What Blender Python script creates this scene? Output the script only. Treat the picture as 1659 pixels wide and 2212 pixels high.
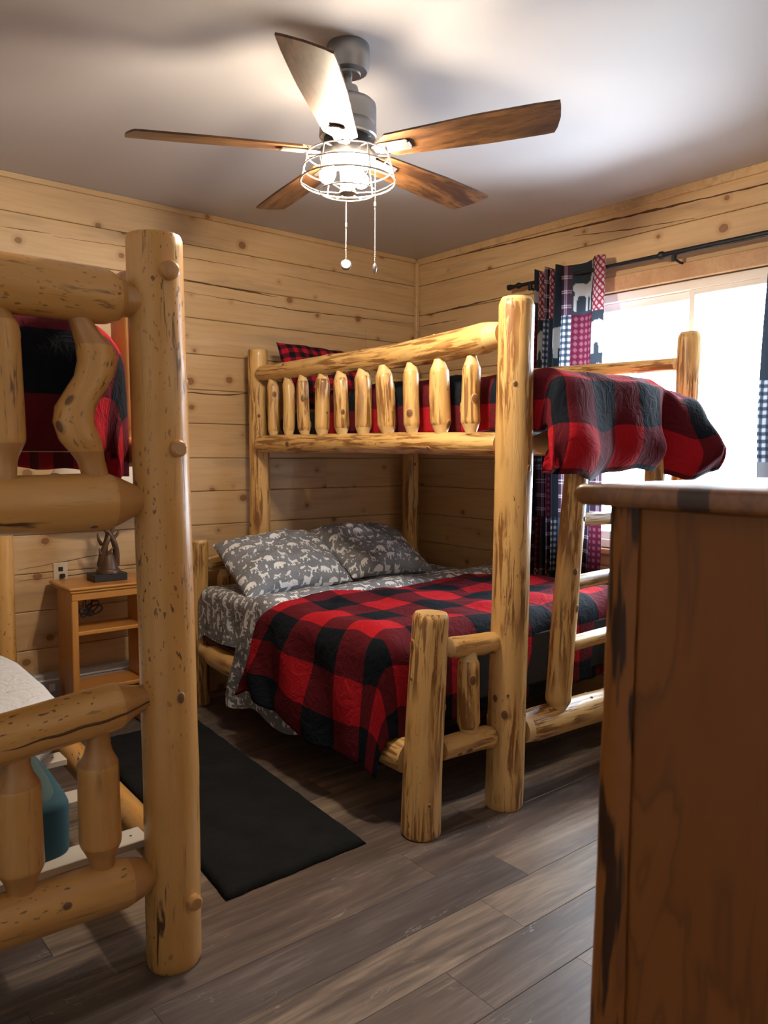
import bpy, math, random
import numpy as np
from mathutils import Vector, Matrix

for o in list(bpy.data.objects):
    bpy.data.objects.remove(o, do_unlink=True)
scene = bpy.context.scene
COL = scene.collection

# ------------------------------------------------------------------ camera
EYE = (0.0, 0.0, 1.5)
YAW, PITCH, ROLL, FPX = 0.686052, -0.0749804, 0.0061867, 1686.86
_f = Vector((math.sin(YAW) * math.cos(PITCH), math.cos(YAW) * math.cos(PITCH), math.sin(PITCH)))
_r = Vector((math.cos(YAW), -math.sin(YAW), 0.0))
_u = _r.cross(_f)
_r2 = math.cos(ROLL) * _r + math.sin(ROLL) * _u
_u2 = -math.sin(ROLL) * _r + math.cos(ROLL) * _u
cam = bpy.data.cameras.new('camera')
cam.sensor_fit = 'VERTICAL'
cam.sensor_height = 36.0
cam.sensor_width = 27.0
cam.lens = FPX / 2212.0 * 36.0
cam.clip_start = 0.05
cam.dof.use_dof = True
cam.dof.focus_distance = 3.6
cam.dof.aperture_fstop = 5.0
camo = bpy.data.objects.new('camera', cam)
COL.objects.link(camo)
camo.matrix_world = Matrix(((_r2.x, _u2.x, -_f.x, EYE[0]), (_r2.y, _u2.y, -_f.y, EYE[1]),
                            (_r2.z, _u2.z, -_f.z, EYE[2]), (0, 0, 0, 1)))
scene.camera = camo

# ------------------------------------------------------------------ world, exposure, daylight portal
world = bpy.data.worlds.new('overcast_sky')
scene.world = world
world.use_nodes = True
bg = world.node_tree.nodes['Background']
bg.inputs['Color'].default_value = (0.78, 0.89, 1.0, 1)
bg.inputs['Strength'].default_value = 26.0
BULB_STRENGTH = 720.0
scene.view_settings.view_transform = 'Standard'
scene.view_settings.look = 'None'
scene.view_settings.gamma = 1.0
scene.view_settings.use_curve_mapping = False
scene.view_settings.exposure = 0.70

# room measures (metres)
YB, XR, XL, YF, CEIL = 4.40, 3.905, -1.3, 0.20, 2.92
WIN_Y0, WIN_Y1, WIN_Z0, WIN_Z1 = 1.72, 3.16, 0.95, 2.43
FAN = (1.70, 2.29)

pl = bpy.data.lights.new('window_daylight_portal', 'AREA')
pl.shape = 'RECTANGLE'; pl.size = WIN_Y1 - WIN_Y0; pl.size_y = WIN_Z1 - WIN_Z0
pl.cycles.is_portal = True
plo = bpy.data.objects.new('window_daylight_portal', pl)
plo.location = (4.06, (WIN_Y0 + WIN_Y1) / 2, (WIN_Z0 + WIN_Z1) / 2)
plo.rotation_euler = (math.radians(90), 0, math.radians(90))
COL.objects.link(plo)

# ------------------------------------------------------------------ node helpers
class NT:
    def __init__(s, name):
        s.m = bpy.data.materials.new(name)
        s.m.use_nodes = True
        s.t = s.m.node_tree
        s.bsdf = s.t.nodes['Principled BSDF']
        s.out = s.t.nodes['Material Output']
    def n(s, typ, **kw):
        nd = s.t.nodes.new(typ)
        for k, v in kw.items():
            if k.startswith('i_'):
                key = k[2:]
                nd.inputs[int(key) if key.isdigit() else key.replace('_', ' ')].default_value = v
            else:
                setattr(nd, k, v)
        return nd
    def l(s, a, b):
        s.t.links.new(a, b)
    def put(s, sock, v):
        if isinstance(v, bpy.types.NodeSocket): s.l(v, sock)
        else: sock.default_value = v
    def math(s, op, a, b=0.0, c=None, clamp=False):
        nd = s.t.nodes.new('ShaderNodeMath'); nd.operation = op; nd.use_clamp = clamp
        s.put(nd.inputs[0], a); s.put(nd.inputs[1], b)
        if c is not None: s.put(nd.inputs[2], c)
        return nd.outputs[0]
    def vmul(s, v, sc, off=None):
        nd = s.t.nodes.new('ShaderNodeVectorMath'); nd.operation = 'MULTIPLY'
        s.l(v, nd.inputs[0]); nd.inputs[1].default_value = sc
        if off is None: return nd.outputs[0]
        a = s.t.nodes.new('ShaderNodeVectorMath'); a.operation = 'ADD'
        s.l(nd.outputs[0], a.inputs[0]); s.put(a.inputs[1], off)
        return a.outputs[0]
    def noise(s, v, scale=1.0, detail=2.0, rough=0.5, dist=0.0):
        nd = s.t.nodes.new('ShaderNodeTexNoise')
        s.l(v, nd.inputs['Vector']); nd.inputs['Scale'].default_value = scale
        nd.inputs['Detail'].default_value = detail; nd.inputs['Roughness'].default_value = rough
        nd.inputs['Distortion'].default_value = dist
        return nd.outputs['Fac']
    def ramp(s, fac, stops, interp='LINEAR'):
        nd = s.t.nodes.new('ShaderNodeValToRGB'); cr = nd.color_ramp; cr.interpolation = interp
        while len(cr.elements) < len(stops): cr.elements.new(0.5)
        for e, (p, c) in zip(cr.elements, stops):
            e.position = p
            e.color = (c, c, c, 1) if isinstance(c, (int, float)) else (c[0], c[1], c[2], 1)
        s.l(fac, nd.inputs[0])
        return nd.outputs[0]
    def mix(s, fac, a, b, blend='MIX'):
        nd = s.t.nodes.new('ShaderNodeMix'); nd.data_type = 'RGBA'; nd.blend_type = blend
        s.put(nd.inputs[0], fac)
        for sock, v in ((nd.inputs[6], a), (nd.inputs[7], b)):
            if isinstance(v, bpy.types.NodeSocket): s.l(v, sock)
            else: sock.default_value = (v[0], v[1], v[2], 1)
        return nd.outputs[2]
    def attr(s, name):
        nd = s.t.nodes.new('ShaderNodeAttribute'); nd.attribute_name = name
        return nd
    def bump(s, h, strength=0.3, dist=0.01):
        nd = s.t.nodes.new('ShaderNodeBump'); nd.inputs['Strength'].default_value = strength
        nd.inputs['Distance'].default_value = dist
        s.l(h, nd.inputs['Height']); s.l(nd.outputs[0], s.bsdf.inputs['Normal'])
    def set(s, **kw):
        for k, v in kw.items():
            sock = s.bsdf.inputs[k.replace('_', ' ')]
            if isinstance(v, bpy.types.NodeSocket): s.l(v, sock)
            elif isinstance(v, tuple) and len(v) == 3: sock.default_value = (*v, 1)
            else: sock.default_value = v
        return s.m

def plain(name, col, rough=0.5, metal=0.0, **kw):
    t = NT(name); t.set(Base_Color=col, Roughness=rough, Metallic=metal, **kw)
    return t.m

def rand_offset(t, amount=37.0):
    oi = t.n('ShaderNodeObjectInfo')
    cb = t.n('ShaderNodeCombineXYZ')
    r = oi.outputs['Random']
    t.l(t.math('MULTIPLY', r, amount), cb.inputs[0])
    t.l(t.math('MULTIPLY', r, amount * 1.7), cb.inputs[1])
    t.l(t.math('MULTIPLY', r, amount * 2.3), cb.inputs[2])
    return cb.outputs[0], r

# ------------------------------------------------------------------ materials
def mat_log(name, pale, mid, bark, fleck_lo, fleck_hi, patch_lo, coat=0.25, rough=0.42, speck=0.735):
    t = NT(name)
    lc = t.attr('lc').outputs['Vector']
    streak = t.noise(t.vmul(lc, (22, 22, 2.0)), 1, 4, 0.55)
    broad = t.noise(t.vmul(lc, (5, 5, 1.1)), 1, 2)
    base = t.mix(t.ramp(streak, [(0.3, 0.0), (0.72, 1.0)]), pale, mid)
    base = t.mix(t.math('MULTIPLY', t.ramp(broad, [(0.4, 0.0), (0.75, 1.0)]), 0.45), base, mid)
    fl = t.ramp(t.noise(t.vmul(lc, (46, 46, 4.2)), 1, 4, 0.62, 0.5), [(fleck_lo, 0.0), (fleck_hi, 1.0)])
    patch = t.ramp(t.noise(t.vmul(lc, (7, 7, 2.2), (3.1, 1.7, 9.2)), 1, 2), [(patch_lo, 0.0), (patch_lo + 0.13, 1.0)])
    base = t.mix(t.math('MULTIPLY', fl, patch), base, bark)
    sp = t.ramp(t.noise(t.vmul(lc, (95, 95, 38)), 1, 1), [(speck, 0.0), (speck + 0.025, 1.0)])
    sp = t.math('MULTIPLY', sp, t.ramp(broad, [(0.42, 0.0), (0.58, 0.85)]))
    base = t.mix(sp, base, (0.06, 0.028, 0.012))
    t.set(Base_Color=base, Roughness=rough)
    t.bsdf.inputs['Coat Weight'].default_value = coat
    t.bsdf.inputs['Coat Roughness'].default_value = 0.22
    t.bump(t.math('SUBTRACT', streak, t.math('MULTIPLY', fl, 0.6)), 0.25, 0.006)
    return t.m

def mat_knot():
    t = NT('log_knot')
    lc = t.attr('lc')
    sx = t.n('ShaderNodeSeparateXYZ'); t.l(lc.outputs['Vector'], sx.inputs[0])
    base = t.ramp(sx.outputs[0], [(0.0, (0.10, 0.045, 0.018)), (0.35, (0.20, 0.09, 0.03)), (0.5, (0.10, 0.045, 0.015)),
                                  (0.62, (0.42, 0.23, 0.085)), (1.0, (0.55, 0.33, 0.13))])
    return t.set(Base_Color=base, Roughness=0.5)

def mat_endgrain():
    t = NT('log_end_grain')
    tc = t.n('ShaderNodeTexCoord')
    n = t.noise(tc.outputs['Object'], 18, 3)
    return t.set(Base_Color=t.mix(n, (0.62, 0.42, 0.19), (0.48, 0.28, 0.11)), Roughness=0.5)

def mat_plank(name, c0, c1, c2, knotcol, knot_scale=5.0, rough=0.5, grain_axis=0, streakiness=0.5, coat=0.1):
    """board with grain along local axis; per-object random offset"""
    t = NT(name)
    tc = t.n('ShaderNodeTexCoord')
    off, rnd = rand_offset(t)
    sc = [9.0, 9.0, 9.0]; sc[grain_axis] = 0.8
    sc2 = [55.0, 55.0, 55.0]; sc2[grain_axis] = 3.0
    v1 = t.vmul(tc.outputs['Object'], tuple(sc), off)
    n1 = t.noise(v1, 1, 4, 0.55, 0.6)
    n2 = t.noise(t.vmul(tc.outputs['Object'], tuple(sc2), off), 1, 3, 0.6)
    base = t.mix(t.ramp(n1, [(0.35, 0.0), (0.7, 1.0)]), c0, c1)
    base = t.mix(t.math('MULTIPLY', t.ramp(n2, [(0.45, 0.0), (0.75, 1.0)]), streakiness), base, c2)
    if knot_scale == 3.6:      # grey sap stain drifting along the wall boards
        sc4 = [13.0, 13.0, 13.0]; sc4[grain_axis] = 1.3
        st4 = t.noise(t.vmul(tc.outputs['Object'], tuple(sc4), off), 1, 3, 0.55, 0.8)
        base = t.mix(t.ramp(st4, [(0.54, 0.0), (0.72, 0.6)]), base, (0.33, 0.245, 0.165))
    sx = t.n('ShaderNodeSeparateXYZ'); t.l(tc.outputs['Object'], sx.inputs[0])
    a, b = [i for i in range(3)][grain_axis], None
    # knots: 2d voronoi over grain axis and the board's height axis
    cb = t.n('ShaderNodeCombineXYZ')
    t.l(sx.outputs[grain_axis], cb.inputs[0])
    t.l(sx.outputs[2 if grain_axis != 2 else 1], cb.inputs[1])
    vo = t.n('ShaderNodeTexVoronoi', voronoi_dimensions='2D')
    t.l(t.vmul(cb.outputs[0], (1.0, 1.15, 0), off), vo.inputs['Vector'])
    vo.inputs['Scale'].default_value = knot_scale
    wob = t.noise(t.vmul(tc.outputs['Object'], (60, 60, 60)), 1, 2)
    d = t.math('ADD', vo.outputs['Distance'], t.math('MULTIPLY', t.math('SUBTRACT', wob, 0.5), 0.03))
    cs = t.n('ShaderNodeSeparateColor'); t.l(vo.outputs['Color'], cs.inputs[0])
    size = t.math('MULTIPLY', t.math('SUBTRACT', cs.outputs[0], 0.35), 0.14)
    k = t.math('LESS_THAN', d, size)
    halo = t.ramp(t.math('SUBTRACT', d, size), [(0.0, 0.55), (0.10, 0.0)])
    halo = t.math('MULTIPLY', halo, t.math('GREATER_THAN', size, 0.0))
    base = t.mix(halo, base, tuple(0.55 * x + 0.45 * y for x, y in zip(c2, knotcol)))
    base = t.mix(t.math('MULTIPLY', k, 0.85), base, knotcol)
    t.set(Base_Color=base, Roughness=rough)
    t.bsdf.inputs['Coat Weight'].default_value = coat
    t.bsdf.inputs['Coat Roughness'].default_value = 0.3
    t.bump(n2, 0.08, 0.004)
    return t.m

def mat_floor():
    t = NT('vinyl_plank_floor')
    tc = t.n('ShaderNodeTexCoord')
    off, rnd = rand_offset(t, 71.0)
    n1 = t.noise(t.vmul(tc.outputs['Object'], (1.6, 4, 11), off), 1, 5, 0.6, 0.8)
    n2 = t.noise(t.vmul(tc.outputs['Object'], (4, 9, 75), off), 1, 4, 0.65, 0.4)
    n3 = t.noise(t.vmul(tc.outputs['Object'], (2.2, 5, 34), off), 1, 4, 0.65, 0.9)
    tone = t.ramp(rnd, [(0.0, (0.16, 0.120, 0.098)), (0.18, (0.26, 0.20, 0.155)), (0.36, (0.125, 0.104, 0.100)),
                        (0.52, (0.21, 0.160, 0.128)), (0.68, (0.37, 0.285, 0.21)), (0.84, (0.17, 0.138, 0.124))], 'CONSTANT')
    base = t.mix(t.ramp(n1, [(0.42, 0.0), (0.64, 0.8)]), tone, (0.075, 0.058, 0.054))
    base = t.mix(t.math('MULTIPLY', t.ramp(n1, [(0.2, 1.0), (0.42, 0.0)]), 0.5), base, (0.40, 0.33, 0.265))
    base = t.mix(t.math('MULTIPLY', t.ramp(n2, [(0.5, 0.0), (0.8, 1.0)]), 0.35), base, (0.07, 0.055, 0.05))
    base = t.mix(t.math('MULTIPLY', t.ramp(n3, [(0.46, 0.0), (0.68, 1.0)]), 0.6), base, (0.062, 0.048, 0.044))
    base = t.mix(t.math('MULTIPLY', t.ramp(n3, [(0.28, 1.0), (0.44, 0.0)]), 0.35), base, (0.42, 0.35, 0.285))
    sw = t.noise(t.vmul(tc.outputs['Object'], (4.5, 4, 24), off), 1, 2, 0.5, 1.2)
    line = t.ramp(t.math('ABSOLUTE', t.math('SUBTRACT', sw, 0.5)), [(0.0, 1.0), (0.010, 0.0)])
    gate = t.ramp(t.noise(t.vmul(tc.outputs['Object'], (3, 2, 7), off), 1, 1), [(0.60, 0.0), (0.70, 0.5)])
    base = t.mix(t.math('MULTIPLY', line, gate), base, (0.5, 0.46, 0.42))
    t.set(Base_Color=base, Roughness=0.42)
    t.bump(n2, 0.06, 0.003)
    return t.m

def mat_plaid(name, cell, red, mid, dark, rough=0.9):
    t = NT(name)
    uv = t.n('ShaderNodeUVMap'); uv.uv_map = 'cloth'
    sx = t.n('ShaderNodeSeparateXYZ'); t.l(t.vmul(uv.outputs[0], (1 / cell, 1 / cell, 0)), sx.inputs[0])
    a = t.math('LESS_THAN', t.math('FRACT', t.math('MULTIPLY', sx.outputs[0], 0.5)), 0.5)
    b = t.math('LESS_THAN', t.math('FRACT', t.math('MULTIPLY', sx.outputs[1], 0.5)), 0.5)
    sm = t.math('MULTIPLY', t.math('ADD', a, b), 0.5)
    c = t.ramp(sm, [(0.0, dark), (0.25, mid), (0.75, red)], 'CONSTANT')
    tw = t.noise(t.vmul(uv.outputs[0], (900, 900, 0)), 1, 1)
    c = t.mix(t.math('MULTIPLY', tw, 0.25), c, (0.0, 0.0, 0.0))
    wr = t.noise(t.vmul(uv.outputs[0], (14, 14, 0)), 1, 4, 0.6, 1.5)
    t.bump(wr, 0.55, 0.02)
    t.set(Base_Color=c, Roughness=rough)
    t.bsdf.inputs['Sheen Weight'].default_value = 0.0
    t.bsdf.inputs['Specular IOR Level'].default_value = 0.12
    t.bsdf.inputs['Sheen Roughness'].default_value = 0.5
    return t.m

def mat_print(name, attrname='print', rough=0.85):
    """flat fabric print carried by the mesh's colour attribute"""
    t = NT(name)
    a = t.attr(attrname)
    t.set(Base_Color=a.outputs['Color'], Roughness=rough)
    return t.m

def mat_print_mask(name, ground, ink):
    t = NT(name)
    a = t.attr('print')
    m = t.ramp(a.outputs['Fac'], [(0.42, 0.0), (0.58, 1.0)])
    g = t.attr('lc2')
    tc = t.n('ShaderNodeTexCoord')
    hz = t.noise(tc.outputs['Object'], 7, 2)
    gr = t.mix(t.ramp(hz, [(0.35, 0.0), (0.65, 1.0)]), ground, tuple(x * 0.82 for x in ground))
    t.bump(t.noise(tc.outputs['Object'], 16, 4, 0.6, 1.5), 0.5, 0.02)
    t.set(Base_Color=t.mix(m, gr, ink), Roughness=0.9)
    return t.m

def mat_curtain(name):
    t = NT(name)
    a = t.attr('print')
    d = t.n('ShaderNodeBsdfDiffuse'); tr = t.n('ShaderNodeBsdfTranslucent'); mx = t.n('ShaderNodeMixShader')
    t.l(a.outputs['Color'], d.inputs[0]); t.l(a.outputs['Color'], tr.inputs[0])
    mx.inputs[0].default_value = 0.22
    t.l(d.outputs[0], mx.inputs[1]); t.l(tr.outputs[0], mx.inputs[2])
    t.l(mx.outputs[0], t.out.inputs[0])
    return t.m

def mat_emit(name, col, strength):
    t = NT(name)
    e = t.n('ShaderNodeEmission'); e.inputs[0].default_value = (*col, 1); e.inputs[1].default_value = strength
    t.l(e.outputs[0], t.out.inputs[0])
    return t.m

def mat_glass():
    t = NT('window_glass')
    tr = t.n('ShaderNodeBsdfTransparent'); g = t.n('ShaderNodeBsdfGlossy'); mx = t.n('ShaderNodeMixShader')
    g.inputs['Roughness'].default_value = 0.02
    fr = t.n('ShaderNodeFresnel'); fr.inputs[0].default_value = 1.3
    t.l(fr.outputs[0], mx.inputs[0]); t.l(tr.outputs[0], mx.inputs[1]); t.l(g.outputs[0], mx.inputs[2])
    t.l(mx.outputs[0], t.out.inputs[0])
    return t.m

M = {}
M['log'] = mat_log('peeled_log', (0.72, 0.475, 0.19), (0.62, 0.365, 0.118), (0.24, 0.105, 0.028), 0.47, 0.56, 0.38)
M['honey'] = mat_log('honey_log', (0.64, 0.36, 0.115), (0.555, 0.275, 0.068), (0.10, 0.04, 0.015), 0.575, 0.64, 0.50, 0.22, 0.36, 0.655)
M['knot'] = mat_knot()
M['end'] = mat_endgrain()
M['tip'] = plain('carved_pale_wood', (0.70, 0.49, 0.22), 0.45)
M['tenon'] = mat_log('tenon_log', (0.50, 0.26, 0.085), (0.42, 0.20, 0.06), (0.2, 0.08, 0.03), 0.7, 0.8, 0.6, 0.4, 0.3)
M['pine'] = mat_plank('pine_wall_plank', (0.61, 0.425, 0.235), (0.55, 0.36, 0.175), (0.46, 0.28, 0.125), (0.22, 0.095, 0.03), 3.6, 0.5)
M['groove'] = plain('dark_groove', (0.10, 0.045, 0.018), 0.9)
M['casing'] = mat_plank('pine_casing', (0.58, 0.37, 0.2), (0.50, 0.29, 0.15), (0.42, 0.23, 0.11), (0.24, 0.1, 0.05), 3.0, 0.5)
M['floor'] = mat_floor()
M['ceiling'] = plain('ceiling_paint', (0.49, 0.475, 0.485), 0.8)
M['drywall'] = plain('white_drywall', (0.80, 0.78, 0.75), 0.8)
M['vinyl'] = plain('white_vinyl_frame', (0.88, 0.88, 0.90), 0.35)
M['glass'] = mat_glass()
M['plaid'] = mat_plaid('buffalo_plaid', 0.175, (0.44, 0.012, 0.022), (0.115, 0.010, 0.018), (0.008, 0.011, 0.018))
M['gingham'] = mat_plaid('small_buffalo_check', 0.034, (0.46, 0.012, 0.03), (0.115, 0.010, 0.018), (0.008, 0.010, 0.016))
M['print'] = mat_print_mask('woodland_print_cotton', (0.245, 0.26, 0.295), (0.82, 0.83, 0.86))
t = NT('white_cotton'); tc = t.n('ShaderNodeTexCoord'); t.bump(t.noise(tc.outputs['Object'], 9, 4, 0.6, 1.5), 0.6, 0.03)
M['white_cloth'] = t.set(Base_Color=(0.68, 0.68, 0.70), Roughness=0.9)
M['rug'] = None
M['ticking'] = plain('mattress_black_ticking', (0.012, 0.012, 0.014), 0.9)
M['nickel'] = plain('brushed_nickel', (0.30, 0.30, 0.31), 0.38, 0.85)
M['wire'] = plain('nickel_wire', (0.5, 0.48, 0.45), 0.35, 0.8)
M['black_metal'] = plain('black_rod_metal', (0.012, 0.014, 0.018), 0.45, 0.3)
M['black'] = plain('black_resin', (0.012, 0.011, 0.011), 0.5)
M['antler'] = plain('bronze_antler', (0.085, 0.042, 0.022), 0.42, 0.1)
M['slat'] = plain('white_painted_slat', (0.62, 0.57, 0.50), 0.55)
M['slat_hole'] = plain('screw_hole', (0.02, 0.02, 0.02), 0.8)
M['heater'] = plain('heater_enamel', (0.42, 0.44, 0.48), 0.4)
M['plate'] = plain('outlet_plate', (0.62, 0.55, 0.42), 0.4)
M['ring'] = plain('grommet_steel', (0.75, 0.75, 0.76), 0.25, 1.0)
M['curtain'] = mat_curtain('patchwork_curtain')
M['bulb'] = mat_emit('lit_bulb', (1.0, 0.82, 0.60), BULB_STRENGTH)
M['shade'] = plain('lamp_shade_linen', (0.72, 0.64, 0.55), 0.9)
M['orange_pine'] = mat_plank('orange_pine', (0.60, 0.28, 0.065), (0.53, 0.225, 0.048), (0.42, 0.155, 0.03), (0.22, 0.05, 0.012), 2.2, 0.38, 0, 0.5, 0.35)
M['orange_pine_v'] = mat_plank('orange_pine_upright', (0.60, 0.28, 0.065), (0.53, 0.225, 0.048), (0.42, 0.155, 0.03), (0.22, 0.05, 0.012), 2.2, 0.38, 2, 0.5, 0.35)
M['teal'] = plain('teal_fabric', (0.022, 0.075, 0.10), 0.85)
M['teal_top'] = plain('greenish_teal_fabric', (0.05, 0.085, 0.08), 0.85)  # bag lid: slightly lighter, greener teal than the body
t = NT('charcoal_shag')
tc = t.n('ShaderNodeTexCoord')
nn = t.noise(tc.outputs['Object'], 6, 3)
t.set(Base_Color=t.mix(nn, (0.009, 0.0105, 0.012), (0.027, 0.030, 0.033)), Roughness=1.0)
t.bsdf.inputs['Specular IOR Level'].default_value = 0.1
t.bump(t.noise(tc.outputs['Object'], 260, 2), 0.7, 0.01)
M['rug'] = t.m

def mat_blade():
    t = NT('rustic_blade_wood')
    tc = t.n('ShaderNodeTexCoord')
    off, rnd = rand_offset(t)
    n1 = t.noise(t.vmul(tc.outputs['Object'], (3.0, 16, 3), off), 1, 4, 0.6, 1.2)
    n2 = t.noise(t.vmul(tc.outputs['Object'], (14, 70, 3), off), 1, 3, 0.6)
    c = t.mix(t.ramp(n1, [(0.34, 0.0), (0.62, 1.0)]), (0.17, 0.075, 0.024), (0.050, 0.020, 0.008))
    c = t.mix(t.ramp(n2, [(0.52, 0.0), (0.66, 0.8)]), c, (0.025, 0.010, 0.005))
    t.set(Base_Color=c, Roughness=0.42)
    return t.m
M['blade'] = mat_blade()

def mat_dresser(name, scale_axis, dark=False, tint=1.0, coat=0.08, rough=0.5):
    t = NT(name)
    tc = t.n('ShaderNodeTexCoord')
    off, rnd = rand_offset(t)
    sc = [7.0, 7.0, 7.0]; sc[scale_axis] = 0.9
    n1 = t.noise(t.vmul(tc.outputs['Object'], tuple(sc), off), 1, 3, 0.5, 1.5)
    wv = t.math('FRACT', t.math('MULTIPLY', n1, 7.0))
    c = t.mix(t.ramp(n1, [(0.3, 0.0), (0.7, 1.0)]), (0.42 * tint, 0.150 * tint, 0.028 * tint), (0.33 * tint, 0.105 * tint, 0.018 * tint))
    c = t.mix(t.ramp(wv, [(0.0, 0.55), (0.3, 0.0), (0.85, 0.0), (1.0, 0.55)]), c, (0.19 * tint, 0.062 * tint, 0.015 * tint))
    if dark:
        sf = [46.0, 46.0, 46.0]; sf[scale_axis] = 4.5
        fl = t.ramp(t.noise(t.vmul(tc.outputs['Object'], tuple(sf), off), 1, 2, 0.5), [(0.52, 0.0), (0.58, 0.95)])
        c = t.mix(fl, c, (0.030, 0.011, 0.004))
    t.set(Base_Color=c, Roughness=rough)
    t.bsdf.inputs['Specular IOR Level'].default_value = 0.3 if coat < 0.3 else 0.5
    t.bsdf.inputs['Coat Weight'].default_value = coat
    t.bsdf.inputs['Coat Roughness'].default_value = 0.15
    return t.m
M['dresser'] = mat_dresser('stained_pine_panel', 2, False, 0.66)
M['dresser_stile'] = mat_dresser('flecked_log_stile', 2, True, 0.72)
M['dresser_top'] = mat_dresser('stained_top_board', 0, False, 0.62, 0.6, 0.36)
M['dresser_top_dark'] = plain('charred_top_board', (0.05, 0.022, 0.013), 0.35)

# ------------------------------------------------------------------ mesh helpers
def link(o, parent=None):
    COL.objects.link(o)
    if parent is not None: o.parent = parent
    return o

def tag(o, label=None, cat=None, group=None, kind=None):
    if label: o['label'] = label
    if cat: o['category'] = cat
    if group: o['group'] = group
    if kind: o['kind'] = kind
    return o

def empty(name, loc, label=None, cat=None, group=None, kind=None):
    o = bpy.data.objects.new(name, None); o.location = loc; o.empty_display_size = 0.05
    COL.objects.link(o)
    return tag(o, label, cat, group, kind)

class G:
    """geometry collector: vertices in world space, quads / polys, material index, lc attribute, uv"""
    def __init__(s):
        s.v = []; s.f = []; s.mi = []; s.lc = []
    def add(s, verts, faces, mi=0, lc=None):
        b = len(s.v)
        s.v.extend([tuple(map(float, q)) for q in verts])
        s.lc.extend([tuple(map(float, q)) for q in lc] if lc is not None else [(0, 0, 0)] * len(verts))
        s.f.extend([tuple(i + b for i in q) for q in faces]); s.mi.extend([mi] * len(faces))
    def box(s, x0, x1, y0, y1, z0, z1, mi=0, bev=0.0):
        if bev <= 0:
            vs = [(x, y, z) for x in (x0, x1) for y in (y0, y1) for z in (z0, z1)]
            s.add(vs, [(0, 1, 3, 2), (4, 6, 7, 5), (0, 4, 5, 1), (2, 3, 7, 6), (0, 2, 6, 4), (1, 5, 7, 3)], mi)
        else:
            c = ((x0 + x1) / 2, (y0 + y1) / 2, (z0 + z1) / 2); h = ((x1 - x0) / 2, (y1 - y0) / 2, (z1 - z0) / 2)
            s.bevbox(c, h, bev, mi)
    def bevbox(s, c, h, b, mi=0):
        b = min(b, min(h) * 0.9)
        vs = []; idx = {}
        for sx in (-1, 1):
            for sy in (-1, 1):
                for sz in (-1, 1):
                    sg = (sx, sy, sz)
                    for ax in range(3):
                        p = [c[i] + sg[i] * (h[i] - (0 if i == ax else b)) for i in range(3)]
                        idx[(sx, sy, sz, ax)] = len(vs); vs.append(p)
        fs = []
        for ax in range(3):
            o1, o2 = [i for i in range(3) if i != ax]
            for sg in (-1, 1):
                q = []
                for a, bb in ((-1, -1), (1, -1), (1, 1), (-1, 1)):
                    k = [0, 0, 0]; k[ax] = sg; k[o1] = a; k[o2] = bb
                    q.append(idx[(*k, ax)])
                fs.append(q)
        for ax in range(3):           # edges parallel to ax
            o1, o2 = [i for i in range(3) if i != ax]
            for a in (-1, 1):
                for bb in (-1, 1):
                    k0 = [0, 0, 0]; k1 = [0, 0, 0]
                    k0[ax] = -1; k1[ax] = 1
                    for k in (k0, k1): k[o1] = a; k[o2] = bb
                    fs.append([idx[(*k0, o1)], idx[(*k1, o1)], idx[(*k1, o2)], idx[(*k0, o2)]])
        for sx in (-1, 1):
            for sy in (-1, 1):
                for sz in (-1, 1):
                    fs.append([idx[(sx, sy, sz, 0)], idx[(sx, sy, sz, 1)], idx[(sx, sy, sz, 2)]])
        vv = [Vector(q) for q in vs]; cc = Vector(c); out = []
        for q in fs:                   # outward winding
            m = sum((vv[i] for i in q), Vector()) / len(q)
            nrm = (vv[q[1]] - vv[q[0]]).cross(vv[q[2]] - vv[q[0]])
            out.append(q if nrm.dot(m - cc) > 0 else q[::-1])
        s.add(vs, out, mi)
    def tube(s, pts, rad, n=8, mi=0, cap=True, closed=False):
        pts = [Vector(p) for p in pts]; k = len(pts)
        rads = rad if isinstance(rad, (list, tuple)) else [rad] * k
        prev = None; vs = []
        for i, p in enumerate(pts):
            if closed: d = pts[(i + 1) % k] - pts[i - 1]
            else: d = pts[min(i + 1, k - 1)] - pts[max(i - 1, 0)]
            d.normalize()
            if prev is None:
                a = Vector((0, 0, 1)) if abs(d.z) < 0.9 else Vector((1, 0, 0))
                uu = d.cross(a).normalized()
            else:
                uu = (prev - d * prev.dot(d)).normalized()
            prev = uu; ww = d.cross(uu)
            for j in range(n):
                th = 2 * math.pi * j / n
                vs.append(p + (uu * math.cos(th) + ww * math.sin(th)) * rads[i])
        fs = []
        for i in range(k if closed else k - 1):
            for j in range(n):
                i2 = (i + 1) % k
                fs.append((i * n + j, i * n + (j + 1) % n, i2 * n + (j + 1) % n, i2 * n + j))
        if cap and not closed:
            fs.append(tuple(range(n - 1, -1, -1))); fs.append(tuple((k - 1) * n + j for j in range(n)))
        s.add(vs, fs, mi)
    def lathe(s, prof, n=24, c=(0, 0), mi=0):
        """prof: list of (radius, z) from top to bottom"""
        vs = []; fs = []
        for r, z in prof:
            for j in range(n):
                th = 2 * math.pi * j / n
                vs.append((c[0] + r * math.cos(th), c[1] + r * math.sin(th), z))
        for i in range(len(prof) - 1):
            for j in range(n):
                fs.append((i * n + j, (i + 1) * n + j, (i + 1) * n + (j + 1) % n, i * n + (j + 1) % n))
        fs.append(tuple(range(n))); fs.append(tuple((len(prof) - 1) * n + j for j in range(n - 1, -1, -1)))
        s.add(vs, fs, mi)
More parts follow.
